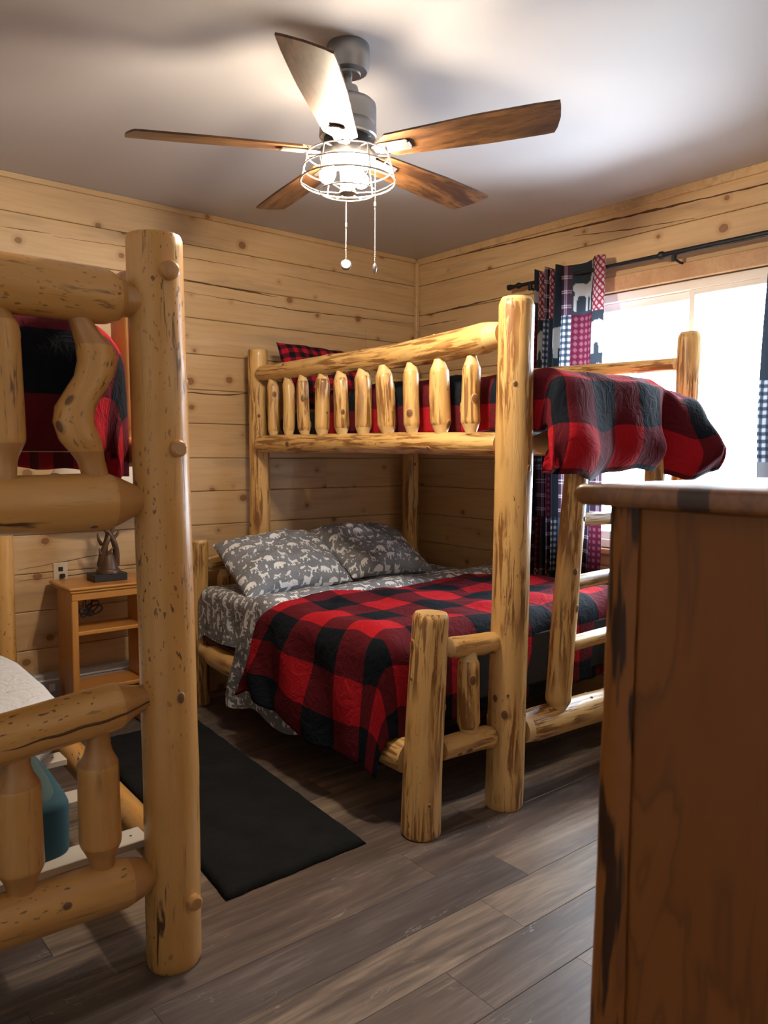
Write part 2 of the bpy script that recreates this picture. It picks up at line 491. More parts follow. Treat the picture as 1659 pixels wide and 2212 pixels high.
    def build(s, name, mats, parent=None, smooth=True, origin=None):
        if not isinstance(mats, (list, tuple)): mats = [mats]
        org = Vector(origin) if origin is not None else Vector((0, 0, 0))
        ploc = parent.matrix_basis.translation if parent is not None else Vector((0, 0, 0))
        if parent is not None and parent.parent is not None:
            ploc = ploc + parent.parent.matrix_basis.translation
        base = org if origin is not None else ploc
        me = bpy.data.meshes.new(name)
        a = np.array(s.v) - np.array(base)
        me.from_pydata(a.tolist(), [], s.f)
        for m in mats: me.materials.append(m)
        me.polygons.foreach_set('material_index', s.mi)
        if smooth: me.polygons.foreach_set('use_smooth', [True] * len(s.f))
        if any(q != (0, 0, 0) for q in s.lc):
            at = me.attributes.new('lc', 'FLOAT_VECTOR', 'POINT')
            at.data.foreach_set('vector', np.array(s.lc, dtype=np.float32).ravel())
        me.update()
        o = bpy.data.objects.new(name, me)
        if origin is not None: o.location = Vector(origin) - ploc
        link(o, parent)
        if smooth and smooth != 'full':
            me.set_sharp_from_angle(angle=math.radians(40))
        return o

def grid_mesh(name, P, mats, parent=None, uv=None, col=None, mask=None, close=False, solid=0.0):
    """P: (nv, nu, 3) numpy grid -> smooth quad mesh, with optional cloth uv, colour or print mask"""
    nv, nu = P.shape[:2]
    ploc = np.zeros(3)
    q = parent
    while q is not None:
        ploc = ploc + np.array(q.matrix_basis.translation); q = q.parent
    me = bpy.data.meshes.new(name)
    V = (P.reshape(-1, 3) - ploc).astype(np.float32)
    ii, jj = np.meshgrid(np.arange(nv - 1), np.arange(nu - 1), indexing='ij')
    a = (ii * nu + jj).ravel()
    F = np.stack([a, a + 1, a + nu + 1, a + nu], 1).astype(np.int32)
    me.vertices.add(len(V)); me.vertices.foreach_set('co', V.ravel())
    me.loops.add(F.size); me.loops.foreach_set('vertex_index', F.ravel())
    me.polygons.add(len(F)); me.polygons.foreach_set('loop_start', np.arange(0, F.size, 4, dtype=np.int32))
    me.polygons.foreach_set('use_smooth', np.ones(len(F), dtype=bool))
    me.update(calc_edges=True)
    for m in (mats if isinstance(mats, (list, tuple)) else [mats]): me.materials.append(m)
    if uv is not None:
        u = me.uv_layers.new(name='cloth')
        u.data.foreach_set('uv', uv.reshape(-1, 2)[F.ravel()].astype(np.float32).ravel())
    if mask is not None:
        at = me.attributes.new('print', 'FLOAT', 'POINT'); at.data.foreach_set('value', mask.ravel().astype(np.float32))
    if col is not None:
        at = me.attributes.new('print', 'FLOAT_COLOR', 'POINT')
        c4 = np.concatenate([col.reshape(-1, 3), np.ones((len(V), 1))], 1).astype(np.float32)
        at.data.foreach_set('color', c4.ravel())
    o = bpy.data.objects.new(name, me)
    link(o, parent)
    if solid:
        md = o.modifiers.new('thickness', 'SOLIDIFY'); md.thickness = solid; md.offset = -1.0
    return o

_lat = np.random.default_rng(5).random((64, 64))
def vnoise(x, y, seed=0):
    """smooth value noise in -1..1"""
    x = np.asarray(x, float) + seed * 7.31; y = np.asarray(y, float) + seed * 3.77
    xi = np.floor(x).astype(int); yi = np.floor(y).astype(int)
    fx = x - xi; fy = y - yi
    fx = fx * fx * (3 - 2 * fx); fy = fy * fy * (3 - 2 * fy)
    g = lambda a, b: _lat[a % 64, b % 64]
    v = (g(xi, yi) * (1 - fx) + g(xi + 1, yi) * fx) * (1 - fy) + (g(xi, yi + 1) * (1 - fx) + g(xi + 1, yi + 1) * fx) * fy
    return v * 2 - 1

# ------------------------------------------------------------------ logs
ENDS = {
    'cut': [(0.0, 0.93), (0.012, 1.0)],
    'chamfer': [(0.0, 0.80), (0.012, 0.9), (0.03, 1.0)],
    'dome': [(0.0, 0.45), (0.008, 0.72), (0.022, 0.92), (0.045, 1.0)],
    'tenon': [(0.0, 0.55), (0.07, 0.60), (0.09, 0.66), (0.15, 0.97), (0.17, 1.0)],
    'short_tenon': [(0.0, 0.52), (0.035, 0.56), (0.045, 0.62), (0.085, 0.96), (0.10, 1.0)],
    'pencil': [(0.0, 0.55), (0.012, 0.62), (0.05, 0.97), (0.06, 1.0)],
    'vase': [(0.0, 0.56), (0.055, 0.58), (0.07, 0.64), (0.105, 0.97), (0.115, 1.0)],
}
LOGSEED = [0]
def log_into(g, p0, p1, r0, r1=None, e0='cut', e1='cut', seed=None, n=20, bend=0.008, bump=0.03, knots=3, path=None, flat=None, squash=1.0):
    """one turned / peeled log from p0 to p1 (materials: 0 wood, 1 knot, 2 end grain)"""
    if seed is None: LOGSEED[0] += 1; seed = LOGSEED[0]
    rng = random.Random(seed * 101 + 7)
    r1 = r0 if r1 is None else r1
    p0 = Vector(p0); p1 = Vector(p1); d = p1 - p0; L = d.length; d.normalize()
    ref = Vector((0, 0, 1)) if abs(d.z) < 0.8 else Vector((1, 0, 0))
    uu = d.cross(ref).normalized(); ww = uu.cross(d)          # ww ~ up for level logs
    E0 = ENDS[e0] if isinstance(e0, str) else e0
    E1 = ENDS[e1] if isinstance(e1, str) else e1
    ss = set(np.linspace(0, L, max(4, int(L / 0.035))).tolist())
    ss |= {q for q, _ in E0} | {L - q for q, _ in E1}
    ss = sorted(q for q in ss if 0 <= q <= L)
    ss = [q for i, q in enumerate(ss) if i == 0 or q - ss[i - 1] > 1e-4]
    def em(E, q):
        return float(np.interp(q, [a for a, _ in E], [b for _, b in E]))
    har = [(rng.choice([1, 2, 2, 3, 3, 4]), rng.uniform(-14, 14), rng.uniform(0, 6.28), rng.uniform(0.3, 1.0)) for _ in range(7)]
    bumps = [(rng.uniform(0, 6.28), rng.uniform(0.1, 0.9) * L, rng.uniform(0.02, 0.05), rng.uniform(0.3, 1.0)) for _ in range(max(1, int(L * 3)))]
    bx, by, ph = rng.uniform(-bend, bend), rng.uniform(-bend, bend), rng.uniform(-0.6, 0.6)
    off = Vector((rng.uniform(0, 40), rng.uniform(0, 40), rng.uniform(0, 40)))
    if path:
        pt = np.linspace(-0.1, 1.1, 121); pv_ = np.interp(pt, [a for a, *_ in path], [b[1] for b in path])
        for _ in range(3): pv_ = np.convolve(np.pad(pv_, 6, 'edge'), np.ones(13) / 13, 'valid')
    def centre(q):
        k = math.sin(math.pi * q / L + ph * math.sin(math.pi * q / L))
        c = p0 + d * q + uu * (bx * k) + ww * (by * k)
        if path:
            c = c + (ww if abs(d.z) > 0.8 else uu) * (1.35 * float(np.interp(q / L, pt, pv_)))
        return c
    def radius(q, th):
        R = (r0 + (r1 - r0) * q / L)
        m = min(em(E0, q), em(E1, L - q))
        a = sum(w * math.sin(k * th + f * q + p) for k, f, p, w in har) / 4.0
        R2 = R * m * (1 + bump * a * min(1.0, max(0.0, (m - 0.6) / 0.4)))
        for bt, bs, bw, bh in bumps:
            dt = (th - bt + math.pi) % (2 * math.pi) - math.pi
            e = ((dt * R) ** 2 + (q - bs) ** 2 * 0.5) / (bw * bw)
            if e < 6: R2 += R * 2.4 * bump * bh * math.exp(-e) * (1 if m > 0.9 else 0)
        return R2
    vs = []; lc = []
    for q in ss:
        c = centre(q)
        for j in range(n):
            th = 2 * math.pi * j / n
            R = radius(q, th)
            cu, cw = math.cos(th) * R, math.sin(th) * R * squash
            if flat is not None: cw = min(cw, flat)
            vs.append(c + uu * cu + ww * cw)
            lc.append((cu + off.x, cw + off.y, q + off.z))
    k = len(ss); fs = []
    for i in range(k - 1):
        for j in range(n):
            fs.append((i * n + j, (i + 1) * n + j, (i + 1) * n + (j + 1) % n, i * n + (j + 1) % n))
    g.add(vs, fs, 0, lc)
    for i in range(k - 1):          # turned tenon / carved tip shows different wood
        qm = 0.5 * (ss[i] + ss[i + 1])
        if min(em(E0, qm), em(E1, L - qm)) < 0.88 and (0.03 < qm < L - 0.03 or L > 0.3):
            for j in range(n): g.mi[len(g.mi) - len(fs) + i * n + j] = 3
    for ring, sgn in ((0, -1), (k - 1, 1)):
        c = centre(ss[ring]) + d * (0.004 * sgn)
        pv = [vs[ring * n + j] for j in range(n)] + [c]
        fc = [(j, (j + 1) % n, n) if sgn > 0 else ((j + 1) % n, j, n) for j in range(n)]
        # outward: check winding
        nrm = (Vector(pv[fc[0][1]]) - Vector(pv[fc[0][0]])).cross(Vector(pv[fc[0][2]]) - Vector(pv[fc[0][0]]))
        if nrm.dot(d * sgn) < 0: fc = [q[::-1] for q in fc]
        g.add(pv, fc, 2, [(off.x, off.y, off.z)] * (n + 1))
    for _ in range(int(math.ceil(knots * 0.85))):
        q = rng.uniform(0.12, 0.88) * L; th = rng.uniform(0, 6.28)
        if flat is not None and math.sin(th) > 0.2: continue
        add_knot(g, centre, radius, d, uu, ww, q, th, rng.choice([0.007, 0.010, 0.012, 0.015, 0.018]), squash)
    return centre, radius, d, uu, ww

def add_knot(g, centre, radius, d, uu, ww, q, th, sz, squash=1.0):
    m = 12; R = radius(q, th)
    out = uu * math.cos(th) + ww * math.sin(th) * squash
    tan = -uu * math.sin(th) + ww * math.cos(th)
    vs = []; lc = []; fs = []
    for ri, (rr, hh) in enumerate(((0.0, 0.0035), (0.5, 0.0032), (0.8, 0.0022), (1.25, -0.004))):
        for j in range(m):
            a = 2 * math.pi * j / m
            du, dq = math.cos(a) * rr * sz, math.sin(a) * rr * sz * 1.35
            t2 = th + du / max(R, 1e-3)
            o2 = uu * math.cos(t2) + ww * math.sin(t2) * squash
            vs.append(centre(q + dq) + o2 * (radius(q + dq, t2) + hh)); lc.append((rr / 1.25 + 1e-4, 0.0, 0.0))
    for ri in range(3):
        for j in range(m):
            fs.append((ri * m + j, (ri + 1) * m + j, (ri + 1) * m + (j + 1) % m, ri * m + (j + 1) % m))
    v0, v1, v2 = Vector(vs[m]), Vector(vs[2 * m]), Vector(vs[2 * m + 1])
    if (v1 - v0).cross(v2 - v0).dot(out) < 0: fs = [f[::-1] for f in fs]
    g.add(vs, fs, 1, lc)

def log(name, parent, mat, p0, p1, r0, r1=None, **kw):
    g = G()
    log_into(g, p0, p1, r0, r1, **kw)
    return g.build(name, [M[mat], M['knot'], M['end'], M['tenon' if mat == 'honey' else 'tip']], parent)

# ================================================================== STRUCTURE
def plank_mesh(name, L, H, T, bev, mat):
    """board: length along x, front face at y=0 facing -y, thickness to +y, height along z, centred"""
    prof = [(0.0, -H / 2 + bev), (0.0, H / 2 - bev), (bev * 0.7, H / 2), (T, H / 2), (T, -H / 2), (bev * 0.7, -H / 2)]
    n = len(prof); vs = []; fs = []
    for x in (-L / 2, L / 2):
        vs += [(x, y, z) for y, z in prof]
    for j in range(n):
        fs.append((j, (j + 1) % n, n + (j + 1) % n, n + j))
    fs.append(tuple(range(n - 1, -1, -1))); fs.append(tuple(range(n, 2 * n)))
    me = bpy.data.meshes.new(name); me.from_pydata(vs, [], fs); me.materials.append(mat); me.update()
    import bmesh
    b = bmesh.new(); b.from_mesh(me); bmesh.ops.recalc_face_normals(b, faces=b.faces); b.to_mesh(me); b.free()
    return me

_pm = {}
def place_plank(parent, name, L, H, T, bev, mat, loc, rotz=0.0, rotx=0.0):
    key = (name, round(L, 3), round(H, 3), mat.name)
    if key not in _pm: _pm[key] = plank_mesh(name, L, H, T, bev, mat)
    o = bpy.data.objects.new(name, _pm[key]); o.location = loc; o.rotation_euler = (rotx, 0, rotz)
    link(o, parent)
    return o

rng = random.Random(12)
XLEFT = -0.55
ROWS = [0.0, 0.22, 0.43, 0.64, 0.845, 1.054, 1.261, 1.465, 1.674, 1.877, 2.088, 2.302, 2.513, 2.728, 2.92]

# floor
g = G(); g.box(XLEFT - 0.1, XR + 0.12, -1.3, YB + 0.12, -0.12, -0.006)
floor = g.build('floor', plain('floor_underlay', (0.03, 0.025, 0.022), 0.9), smooth=False); tag(floor, 'grey brown vinyl plank floor', None, None, 'structure')
W, FL = 0.196, 1.32
k = 0; y = 1.748 - W * 15
while y < YB + 0.02:
    ya, yb_ = max(y, -1.25), min(y + W, YB + 0.03)
    if yb_ - ya > 0.02:
        if abs(y - (1.748 - W)) < 0.01: x = 1.86 - FL * 2
        elif abs(y - 1.748) < 0.01: x = 2.11 - FL * 3
        else: x = XLEFT - rng.uniform(0.05, 1.25)
        while x < XR + 0.05:
            xa, xb = max(x, XLEFT - 0.02), min(x + FL, XR + 0.06)
            if xb - xa > 0.03:
                # reuse plank mesh lying flat: front (-y) rotated to +z
                place_plank(floor, 'floor_plank', xb - xa - 0.0014, yb_ - ya - 0.0014, 0.006, 0.0012, M['floor'],
                            ((xa + xb) / 2, (ya + yb_) / 2, 0.0), 0, math.radians(-90))
            x += FL
    y += W; k += 1

# ceiling
g = G(); g.box(XLEFT - 0.1, XR + 0.12, -1.3, YB + 0.12, CEIL, CEIL + 0.1)
tag(g.build('ceiling', M['ceiling'], smooth=False), 'smooth pale painted ceiling', None, None, 'structure')

# back wall
g = G(); g.box(XLEFT - 0.1, XR + 0.12, YB + 0.018, YB + 0.12, 0, CEIL)
wall_back = tag(g.build('wall_back', M['groove'], smooth=False), 'pine plank wall behind the beds', None, None, 'structure')
JOINTS = {6: [3.089], 1: [1.9], 2: [0.7], 3: [2.6], 8: [0.2], 12: [0.9], 10: [3.43]}
for i in range(len(ROWS) - 1):
    z0, z1 = ROWS[i], ROWS[i + 1]
    xs = [XLEFT] + JOINTS.get(i, []) + [XR + 0.018]
    for a, b in zip(xs[:-1], xs[1:]):
        place_plank(wall_back, 'wall_plank', b - a - 0.0016, z1 - z0 - 0.003, 0.018, 0.005, M['pine'], ((a + b) / 2, YB, (z0 + z1) / 2))

# right wall with window opening
g = G()
xo0, xo1 = XR + 0.018, XR + 0.12
g.box(xo0, xo1, YF - 0.1, WIN_Y0, 0, CEIL); g.box(xo0, xo1, WIN_Y1, YB + 0.12, 0, CEIL)
g.box(xo0, xo1, WIN_Y0, WIN_Y1, 0, WIN_Z0); g.box(xo0, xo1, WIN_Y0, WIN_Y1, WIN_Z1, CEIL)
wall_right = tag(g.build('wall_right', M['groove'], smooth=False), 'pine plank wall with the window', None, None, 'structure')
def rp(ya, yb, za, zb):
    place_plank(wall_right, 'wall_plank', yb - ya - 0.0016, zb - za - 0.003, 0.018, 0.005, M['pine'], (XR, (ya + yb) / 2, (za + zb) / 2), math.radians(-90))
for i in range(len(ROWS) - 1):
    z0, z1 = ROWS[i], ROWS[i + 1]
    if z1 <= WIN_Z0 or z0 >= WIN_Z1:
        js = {0: [2.0], 1: [3.2], 5: [], 12: [], 13: []}.get(i, [])
        ys = [YF - 0.1] + js + [YB]
        for a, b in zip(ys[:-1], ys[1:]): rp(a, b, z0, z1)
    else:
        rp(YF - 0.1, WIN_Y0, z0, z1); rp(WIN_Y1, YB, z0, z1)
        if z1 > WIN_Z1: rp(WIN_Y0, WIN_Y1, WIN_Z1, z1)
        if z0 < WIN_Z0: rp(WIN_Y0, WIN_Y1, z0, WIN_Z0)

# unseen sides of the room (closed shell)
g = G(); g.box(XLEFT - 0.12, XLEFT, -1.3, YB + 0.12, 0, CEIL)
tag(g.build('wall_left', M['drywall'], smooth=False), 'white painted wall beside the near bunk', None, None, 'structure')
g = G(); g.box(0.97, XR + 0.12, YF - 0.1, YF, 0, CEIL); g.box(0.97, 1.07, -1.3, YF - 0.1, 0, CEIL); g.box(XLEFT - 0.1, 1.07, -1.4, -1.3, 0, CEIL)
tag(g.build('wall_front', M['drywall'], smooth=False), 'white painted wall behind the dresser with entry recess', None, None, 'structure')

# trims
g = G(); g.box(XR - 0.03, XR, YB - 0.03, YB, 0.0, CEIL - 0.03, 0, 0.004)
tag(g.build('trim_1', M['pine'], smooth=False), 'narrow vertical corner batten', None, None, 'structure')
g = G(); g.box(XLEFT, XR, YB - 0.018, YB, CEIL - 0.03, CEIL, 0, 0.003)
tag(g.build('trim_2', M['pine'], smooth=False), 'thin ceiling batten on back wall', None, None, 'structure')
g = G(); g.box(XR - 0.018, XR, YF, YB - 0.018, CEIL - 0.045, CEIL, 0, 0.003)
tag(g.build('trim_3', M['pine'], smooth=False), 'thin ceiling batten on window wall', None, None, 'structure')

# drying cracks in the wall boards: thin dark splits
def crack(parent, pts, w, axis):
    g = G(); n = len(pts); r = random.Random(int(abs(pts[0][1]) * 1000) + n)
    P = []
    for i in range(n - 1):
        a = Vector(pts[i]); b = Vector(pts[i + 1]); m = max(2, int((b - a).length / 0.05))
        for q in range(m): P.append(a.lerp(b, q / m))
    P.append(Vector(pts[-1])); vs = []
    nrm = Vector((0, -1, 0)) if axis == 'y' else Vector((-1, 0, 0))
    for i, p in enumerate(P):
        t_ = i / (len(P) - 1); ww_ = w * (0.25 + 0.75 * math.sin(math.pi * min(0.97, max(0.03, t_)))) * r.uniform(0.5, 1.2)
        p = p + Vector((0, 0, r.uniform(-0.002, 0.002)))
        vs += [p + Vector((0, 0, ww_ / 2)) + nrm * 0.0002, p - Vector((0, 0, ww_ / 2)) + nrm * 0.0002, p + nrm * 0.0012]
    fs = []
    for i in range(len(P) - 1):
        a = i * 3; b = a + 3
        fs += [(a, b, b + 2, a + 2), (a + 2, b + 2, b + 1, a + 1)]
    g.add(vs, fs)
    return g.build('crack', M['groove'], parent, smooth=False)
yk = YB
for pts, w in (([(1.06, yk, 2.64), (1.31, yk, 2.65)], 0.004), ([(1.32, yk, 2.638), (1.72, yk, 2.65), (2.04, yk, 2.65), (2.57, yk, 2.649)], 0.004),
               ([(2.70, yk, 2.644), (3.34, yk, 2.633)], 0.003), ([(2.0, yk, 2.52), (2.70, yk, 2.500)], 0.010),
               ([(2.03, yk, 2.448), (2.85, yk, 2.432), (3.87, yk, 2.454)], 0.006), ([(2.06, yk, 1.858), (2.30, yk, 1.852), (2.48, yk, 1.872)], 0.012),
               ([(1.1, yk, 0.87), (1.35, yk, 0.90), (1.62, yk, 0.93)], 0.005), ([(1.1, yk, 0.812), (1.5, yk, 0.822), (1.9, yk, 0.83)], 0.006),
               ([(3.426, yk, 2.30), (3.4265, yk, 2.32), (3.426, yk, 2.37)], 0.003)):
    crack(wall_back, pts, w, 'y')
for pts, w in (([(XR, 4.37, 2.88), (XR, 3.86, 2.872), (XR, 2.99, 2.85), (XR, 2.55, 2.835), (XR, 1.84, 2.818), (XR, 1.2, 2.81)], 0.013),
               ([(XR, 2.99, 2.805), (XR, 2.61, 2.762), (XR, 2.22, 2.738)], 0.006), ([(XR, 4.37, 2.435), (XR, 3.98, 2.433)], 0.006),
               ([(XR, 4.3, 2.508), (XR, 3.9, 2.518), (XR, 3.55, 2.53)], 0.012)):
    crack(wall_right, pts, w, 'x')

# window: wood lining, casing, vinyl frame, two sashes, panes
win = empty('window_1', (XR, (WIN_Y0 + WIN_Y1) / 2, WIN_Z0)); tag(win, 'bright white framed slider window', None, None, 'structure')
def wbox(name, x0, x1, y0, y1, z0, z1, mat, bev=0.003, parent=win):
    g = G(); g.box(x0, x1, y0, y1, z0, z1, 0, bev); return g.build(name, mat, parent, smooth=False)
cw = 0.085
wbox('casing', XR - 0.016, XR + 0.002, WIN_Y1, WIN_Y1 + cw, WIN_Z0 - 0.06, WIN_Z1 + cw, M['casing'])
wbox('casing', XR - 0.016, XR + 0.002, WIN_Y0 - cw, WIN_Y0, WIN_Z0 - 0.06, WIN_Z1 + cw, M['casing'])
wbox('casing', XR - 0.016, XR + 0.002, WIN_Y0, WIN_Y1, WIN_Z1, WIN_Z1 + cw, M['casing'])
wbox('sill', XR - 0.03, XR + 0.06, WIN_Y0, WIN_Y1, WIN_Z0 - 0.03, WIN_Z0, M['casing'])
fx0, fx1 = XR + 0.035, XR + 0.095
fw = 0.05
wbox('frame', fx0, fx1, WIN_Y0, WIN_Y1, WIN_Z1 - fw, WIN_Z1 - 0.001, M['vinyl'])
wbox('frame', fx0, fx1, WIN_Y0, WIN_Y1, WIN_Z0 + 0.001, WIN_Z0 + fw, M['vinyl'])
wbox('frame', fx0, fx1, WIN_Y0 + 0.001, WIN_Y0 + fw, WIN_Z0 + fw, WIN_Z1 - fw, M['vinyl'])
wbox('frame', fx0, fx1, WIN_Y1 - fw, WIN_Y1 - 0.001, WIN_Z0 + fw, WIN_Z1 - fw, M['vinyl'])
ym = 2.225
def sash(y0, y1, x0, x1, s):
    z0, z1 = WIN_Z0 + fw, WIN_Z1 - fw
    g = G()
    g.box(x0, x1, y0, y0 + s, z0, z1, 0, 0.003); g.box(x0, x1, y1 - s, y1, z0, z1, 0, 0.003)
    g.box(x0, x1, y0 + s, y1 - s, z1 - s, z1, 0, 0.003); g.box(x0, x1, y0 + s, y1 - s, z0, z0 + s, 0, 0.003)
    o = g.build('sash', M['vinyl'], win, smooth=False)
    g = G(); xm = (x0 + x1) / 2; g.box(xm - 0.002, xm + 0.002, y0 + s, y1 - s, z0 + s, z1 - s)
    g.build('pane', M['glass'], o, smooth=False)
sash(ym, WIN_Y1 - fw, fx0 + 0.030, fx1 - 0.006, 0.045)
sash(WIN_Y0 + fw, ym + 0.03, fx0 + 0.004, fx0 + 0.028, 0.03)

# ================================================================== CEILING FAN
fan = empty('ceiling_fan', (FAN[0], FAN[1], CEIL), 'ceiling fan with five rustic wood blades and a lit wire cage lamp', 'ceiling fan')
def lathe(name, prof, mat, parent, c=FAN, n=32):
    g = G(); g.lathe(prof, n, c); return g.build(name, mat, parent)
lathe('canopy', [(0.074, 2.92), (0.076, 2.915), (0.076, 2.862), (0.072, 2.857), (0.072, 2.845), (0.066, 2.832), (0.045, 2.826), (0.042, 2.82), (0.018, 2.818)], M['nickel'], fan)
lathe('downrod', [(0.0135, 2.85), (0.0135, 2.76)], M['nickel'], fan, n=16)
lathe('motor_housing', [(0.02, 2.787), (0.034, 2.782), (0.040, 2.755), (0.062, 2.742), (0.088, 2.732), (0.098, 2.722), (0.100, 2.71), (0.100, 2.655),
                        (0.095, 2.652), (0.095, 2.645), (0.100, 2.642), (0.102, 2.612), (0.098, 2.607), (0.09, 2.606)], M['nickel'], fan)
lathe('blade_hub', [(0.085, 2.606), (0.085, 2.560)], M['black_metal'], fan)
lathe('light_fitter', [(0.09, 2.570), (0.099, 2.566), (0.099, 2.536), (0.094, 2.531), (0.03, 2.529), (0.025, 2.43), (0.03, 2.425), (0.03, 2.418), (0.01, 2.41)], M['nickel'], fan)
ZB = 2.562
BR = 0.72
def blade_mesh():
    g = G(); T = 0.007; pts = []
    xs = np.linspace(0.125, BR, 16)
    up, lo = [], []
    for x in xs:
        t_ = (x - 0.125) / (BR - 0.125)
        w = 0.058 + 0.020 * min(1, t_ * 1.6)
        pts.append((x, w))
    outline = [(x, w) for x, w in pts]
    tip = [(BR - 0.006, 0.076), (BR + 0.010, 0.05), (BR + 0.030, 0.0), (BR + 0.040, -0.05), (BR + 0.042, -0.074)]
    outline = [(0.125, 0.03)] + outline[1:-1] + tip + [(x, -w) for x, w in pts[::-1]][1:-1] + [(0.125, -0.03)]
    n = len(outline)
    vs = [(x, y, T / 2) for x, y in outline] + [(x, y, -T / 2) for x, y in outline]
    fs = [tuple(range(n))[::-1], tuple(range(n, 2 * n))] + [(i, (i + 1) % n, n + (i + 1) % n, n + i) for i in range(n)]
    # outline runs clockwise seen from above -> flip sides
    me = bpy.data.meshes.new('blade'); me.from_pydata(vs, [], fs); me.materials.append(M['blade']); me.update()
    import bmesh
    b = bmesh.new(); b.from_mesh(me); bmesh.ops.recalc_face_normals(b, faces=b.faces); b.to_mesh(me); b.free()
    return me
def bracket_mesh():
    g = G()
    g.bevbox((0.175, 0, -0.008), (0.06, 0.028, 0.004), 0.003)
    g.bevbox((0.105, 0, -0.006), (0.03, 0.017, 0.006), 0.003)
    g.bevbox((0.228, 0, -0.008), (0.012, 0.016, 0.004), 0.003)
    o = g.build('blade_bracket', M['nickel'], None, smooth=False)
    return o
bm_ = blade_mesh()
br0 = bracket_mesh()
BASE_ANG = 8.5
for i in range(5):
    b = bpy.data.objects.new('blade', bm_)
    b.location = (0, 0, ZB - CEIL)
    b.rotation_euler = (math.radians(-12), 0, math.radians(BASE_ANG + 72 * i))
    link(b, fan)
    bb = br0 if i == 0 else br0.copy()
    if i: COL.objects.link(bb)
    bb.parent = b; bb.location = (0, 0, 0)
cage = None
g = G()
def ring(g, r, z, wr, c=FAN, n=48):
    g.tube([(c[0] + r * math.cos(2 * math.pi * j / n), c[1] + r * math.sin(2 * math.pi * j / n), z) for j in range(n)], wr, 8, 0, False, True)
ring(g, 0.145, 2.547, 0.0026); ring(g, 0.158, 2.503, 0.0026); ring(g, 0.168, 2.458, 0.0032); ring(g, 0.100, 2.424, 0.0026)
for j in range(6):
    a = 2 * math.pi * j / 6 + 0.35
    def cp(r, z): return (FAN[0] + r * math.cos(a), FAN[1] + r * math.sin(a), z)
    g.tube([cp(0.095, 2.552), cp(0.145, 2.547), cp(0.158, 2.503), cp(0.168, 2.458), cp(0.135, 2.438), cp(0.1, 2.424), cp(0.03, 2.42)], 0.0026, 8)
g.build('wire_cage', M['wire'], fan)
for j in range(3):
    a = math.radians(233 + 120 * j + 20)
    ax = Vector((math.cos(a) * 0.55, math.sin(a) * 0.55, -0.62)).normalized()
    o0 = Vector((FAN[0] + 0.028 * math.cos(a), FAN[1] + 0.028 * math.sin(a), 2.535))
    g = G(); g.tube([o0, o0 + ax * 0.03], 0.014, 12); sk = g.build('bulb_socket', M['nickel'], fan)
    g = G()
    prof = [(0.028, 0.010), (0.036, 0.013), (0.048, 0.021), (0.062, 0.027), (0.076, 0.028), (0.088, 0.022), (0.095, 0.012), (0.0975, 0.003)]
    g.tube([o0 + ax * s_ for s_, _ in prof], [r_ for _, r_ in prof], 12)
    g.build('bulb', M['bulb'], fan)
def chain(x, y, ztop, zbot, pull):
    g = G(); z = ztop
    g.tube([(x, y, ztop), (x, y, zbot + 0.02)], 0.0009, 6)
    while z > zbot + 0.015:
        r = 0.0024
        g.lathe([(0.0006, z), (r, z - r), (0.0006, z - 2 * r)], 6, (x, y)); z -= 0.0062
    zm = ztop - (ztop - zbot) * 0.42
    g.lathe([(0.001, zm + 0.008), (0.004, zm + 0.006), (0.004, zm - 0.008), (0.001, zm - 0.01)], 8, (x, y))
    o = g.build('pull_chain', M['wire'], fan)
    g = G()
    if pull == 'disc':
        n = 20; c = Vector((x, y, zbot)); f = Vector((-0.6, -0.8, 0.35)).normalized()
        g.tube([c - f * 0.006, c - f * 0.005, c + f * 0.003, c + f * 0.006], [0.017, 0.0195, 0.0195, 0.016], 20)
    else:
        g.lathe([(0.002, zbot + 0.02), (0.007, zbot + 0.014), (0.0085, zbot + 0.004), (0.005, zbot - 0.012), (0.002, zbot - 0.016)], 12, (x, y))
    g.build('pull', M['nickel'], o)
chain(FAN[0] - 0.006, FAN[1] + 0.002, 2.412, 2.170, 'disc')
chain(1.778, 2.232, 2.55, 2.158, 'fob')

# ================================================================== MAIN BUNK BED (twin over larger lower bed)
bed = empty('log_bunk_bed', (2.46, 2.17, 0.0), 'peeled log bunk bed by the window with a wider lower bed and ladder', 'bunk bed', 'log bunk beds')
def L(name, p0, p1, r0, r1=None, **kw): return log(name, bed, 'log', p0, p1, r0, r1, **kw)
L('post', (2.462, 2.185, 0), (2.462, 2.165, 2.135), 0.082, 0.074, e1='chamfer', n=24, knots=16, bump=0.045, bend=0.012)
L('post', (2.475, 4.235, 0), (2.462, 4.235, 2.125), 0.066, 0.060, e1='cut', knots=12, bump=0.05)
L('post', (3.77, 2.15, 0), (3.765, 2.135, 2.125), 0.072, 0.066, e1='chamfer', knots=8, bump=0.05)
L('post', (3.735, 4.255, 0), (3.735, 4.255, 2.12), 0.062, 0.058, e1='chamfer', knots=6)
L('post', (2.012, 2.215, 0), (2.055, 2.215, 0.882), 0.081, 0.072, e1=[(0, 0.86), (0.008, 0.93), (0.02, 1.0)], n=24, knots=8, bump=0.03)
L('post', (2.058, 4.235, 0), (2.062, 4.235, 0.985), 0.055, 0.052, e1='chamfer', knots=5)
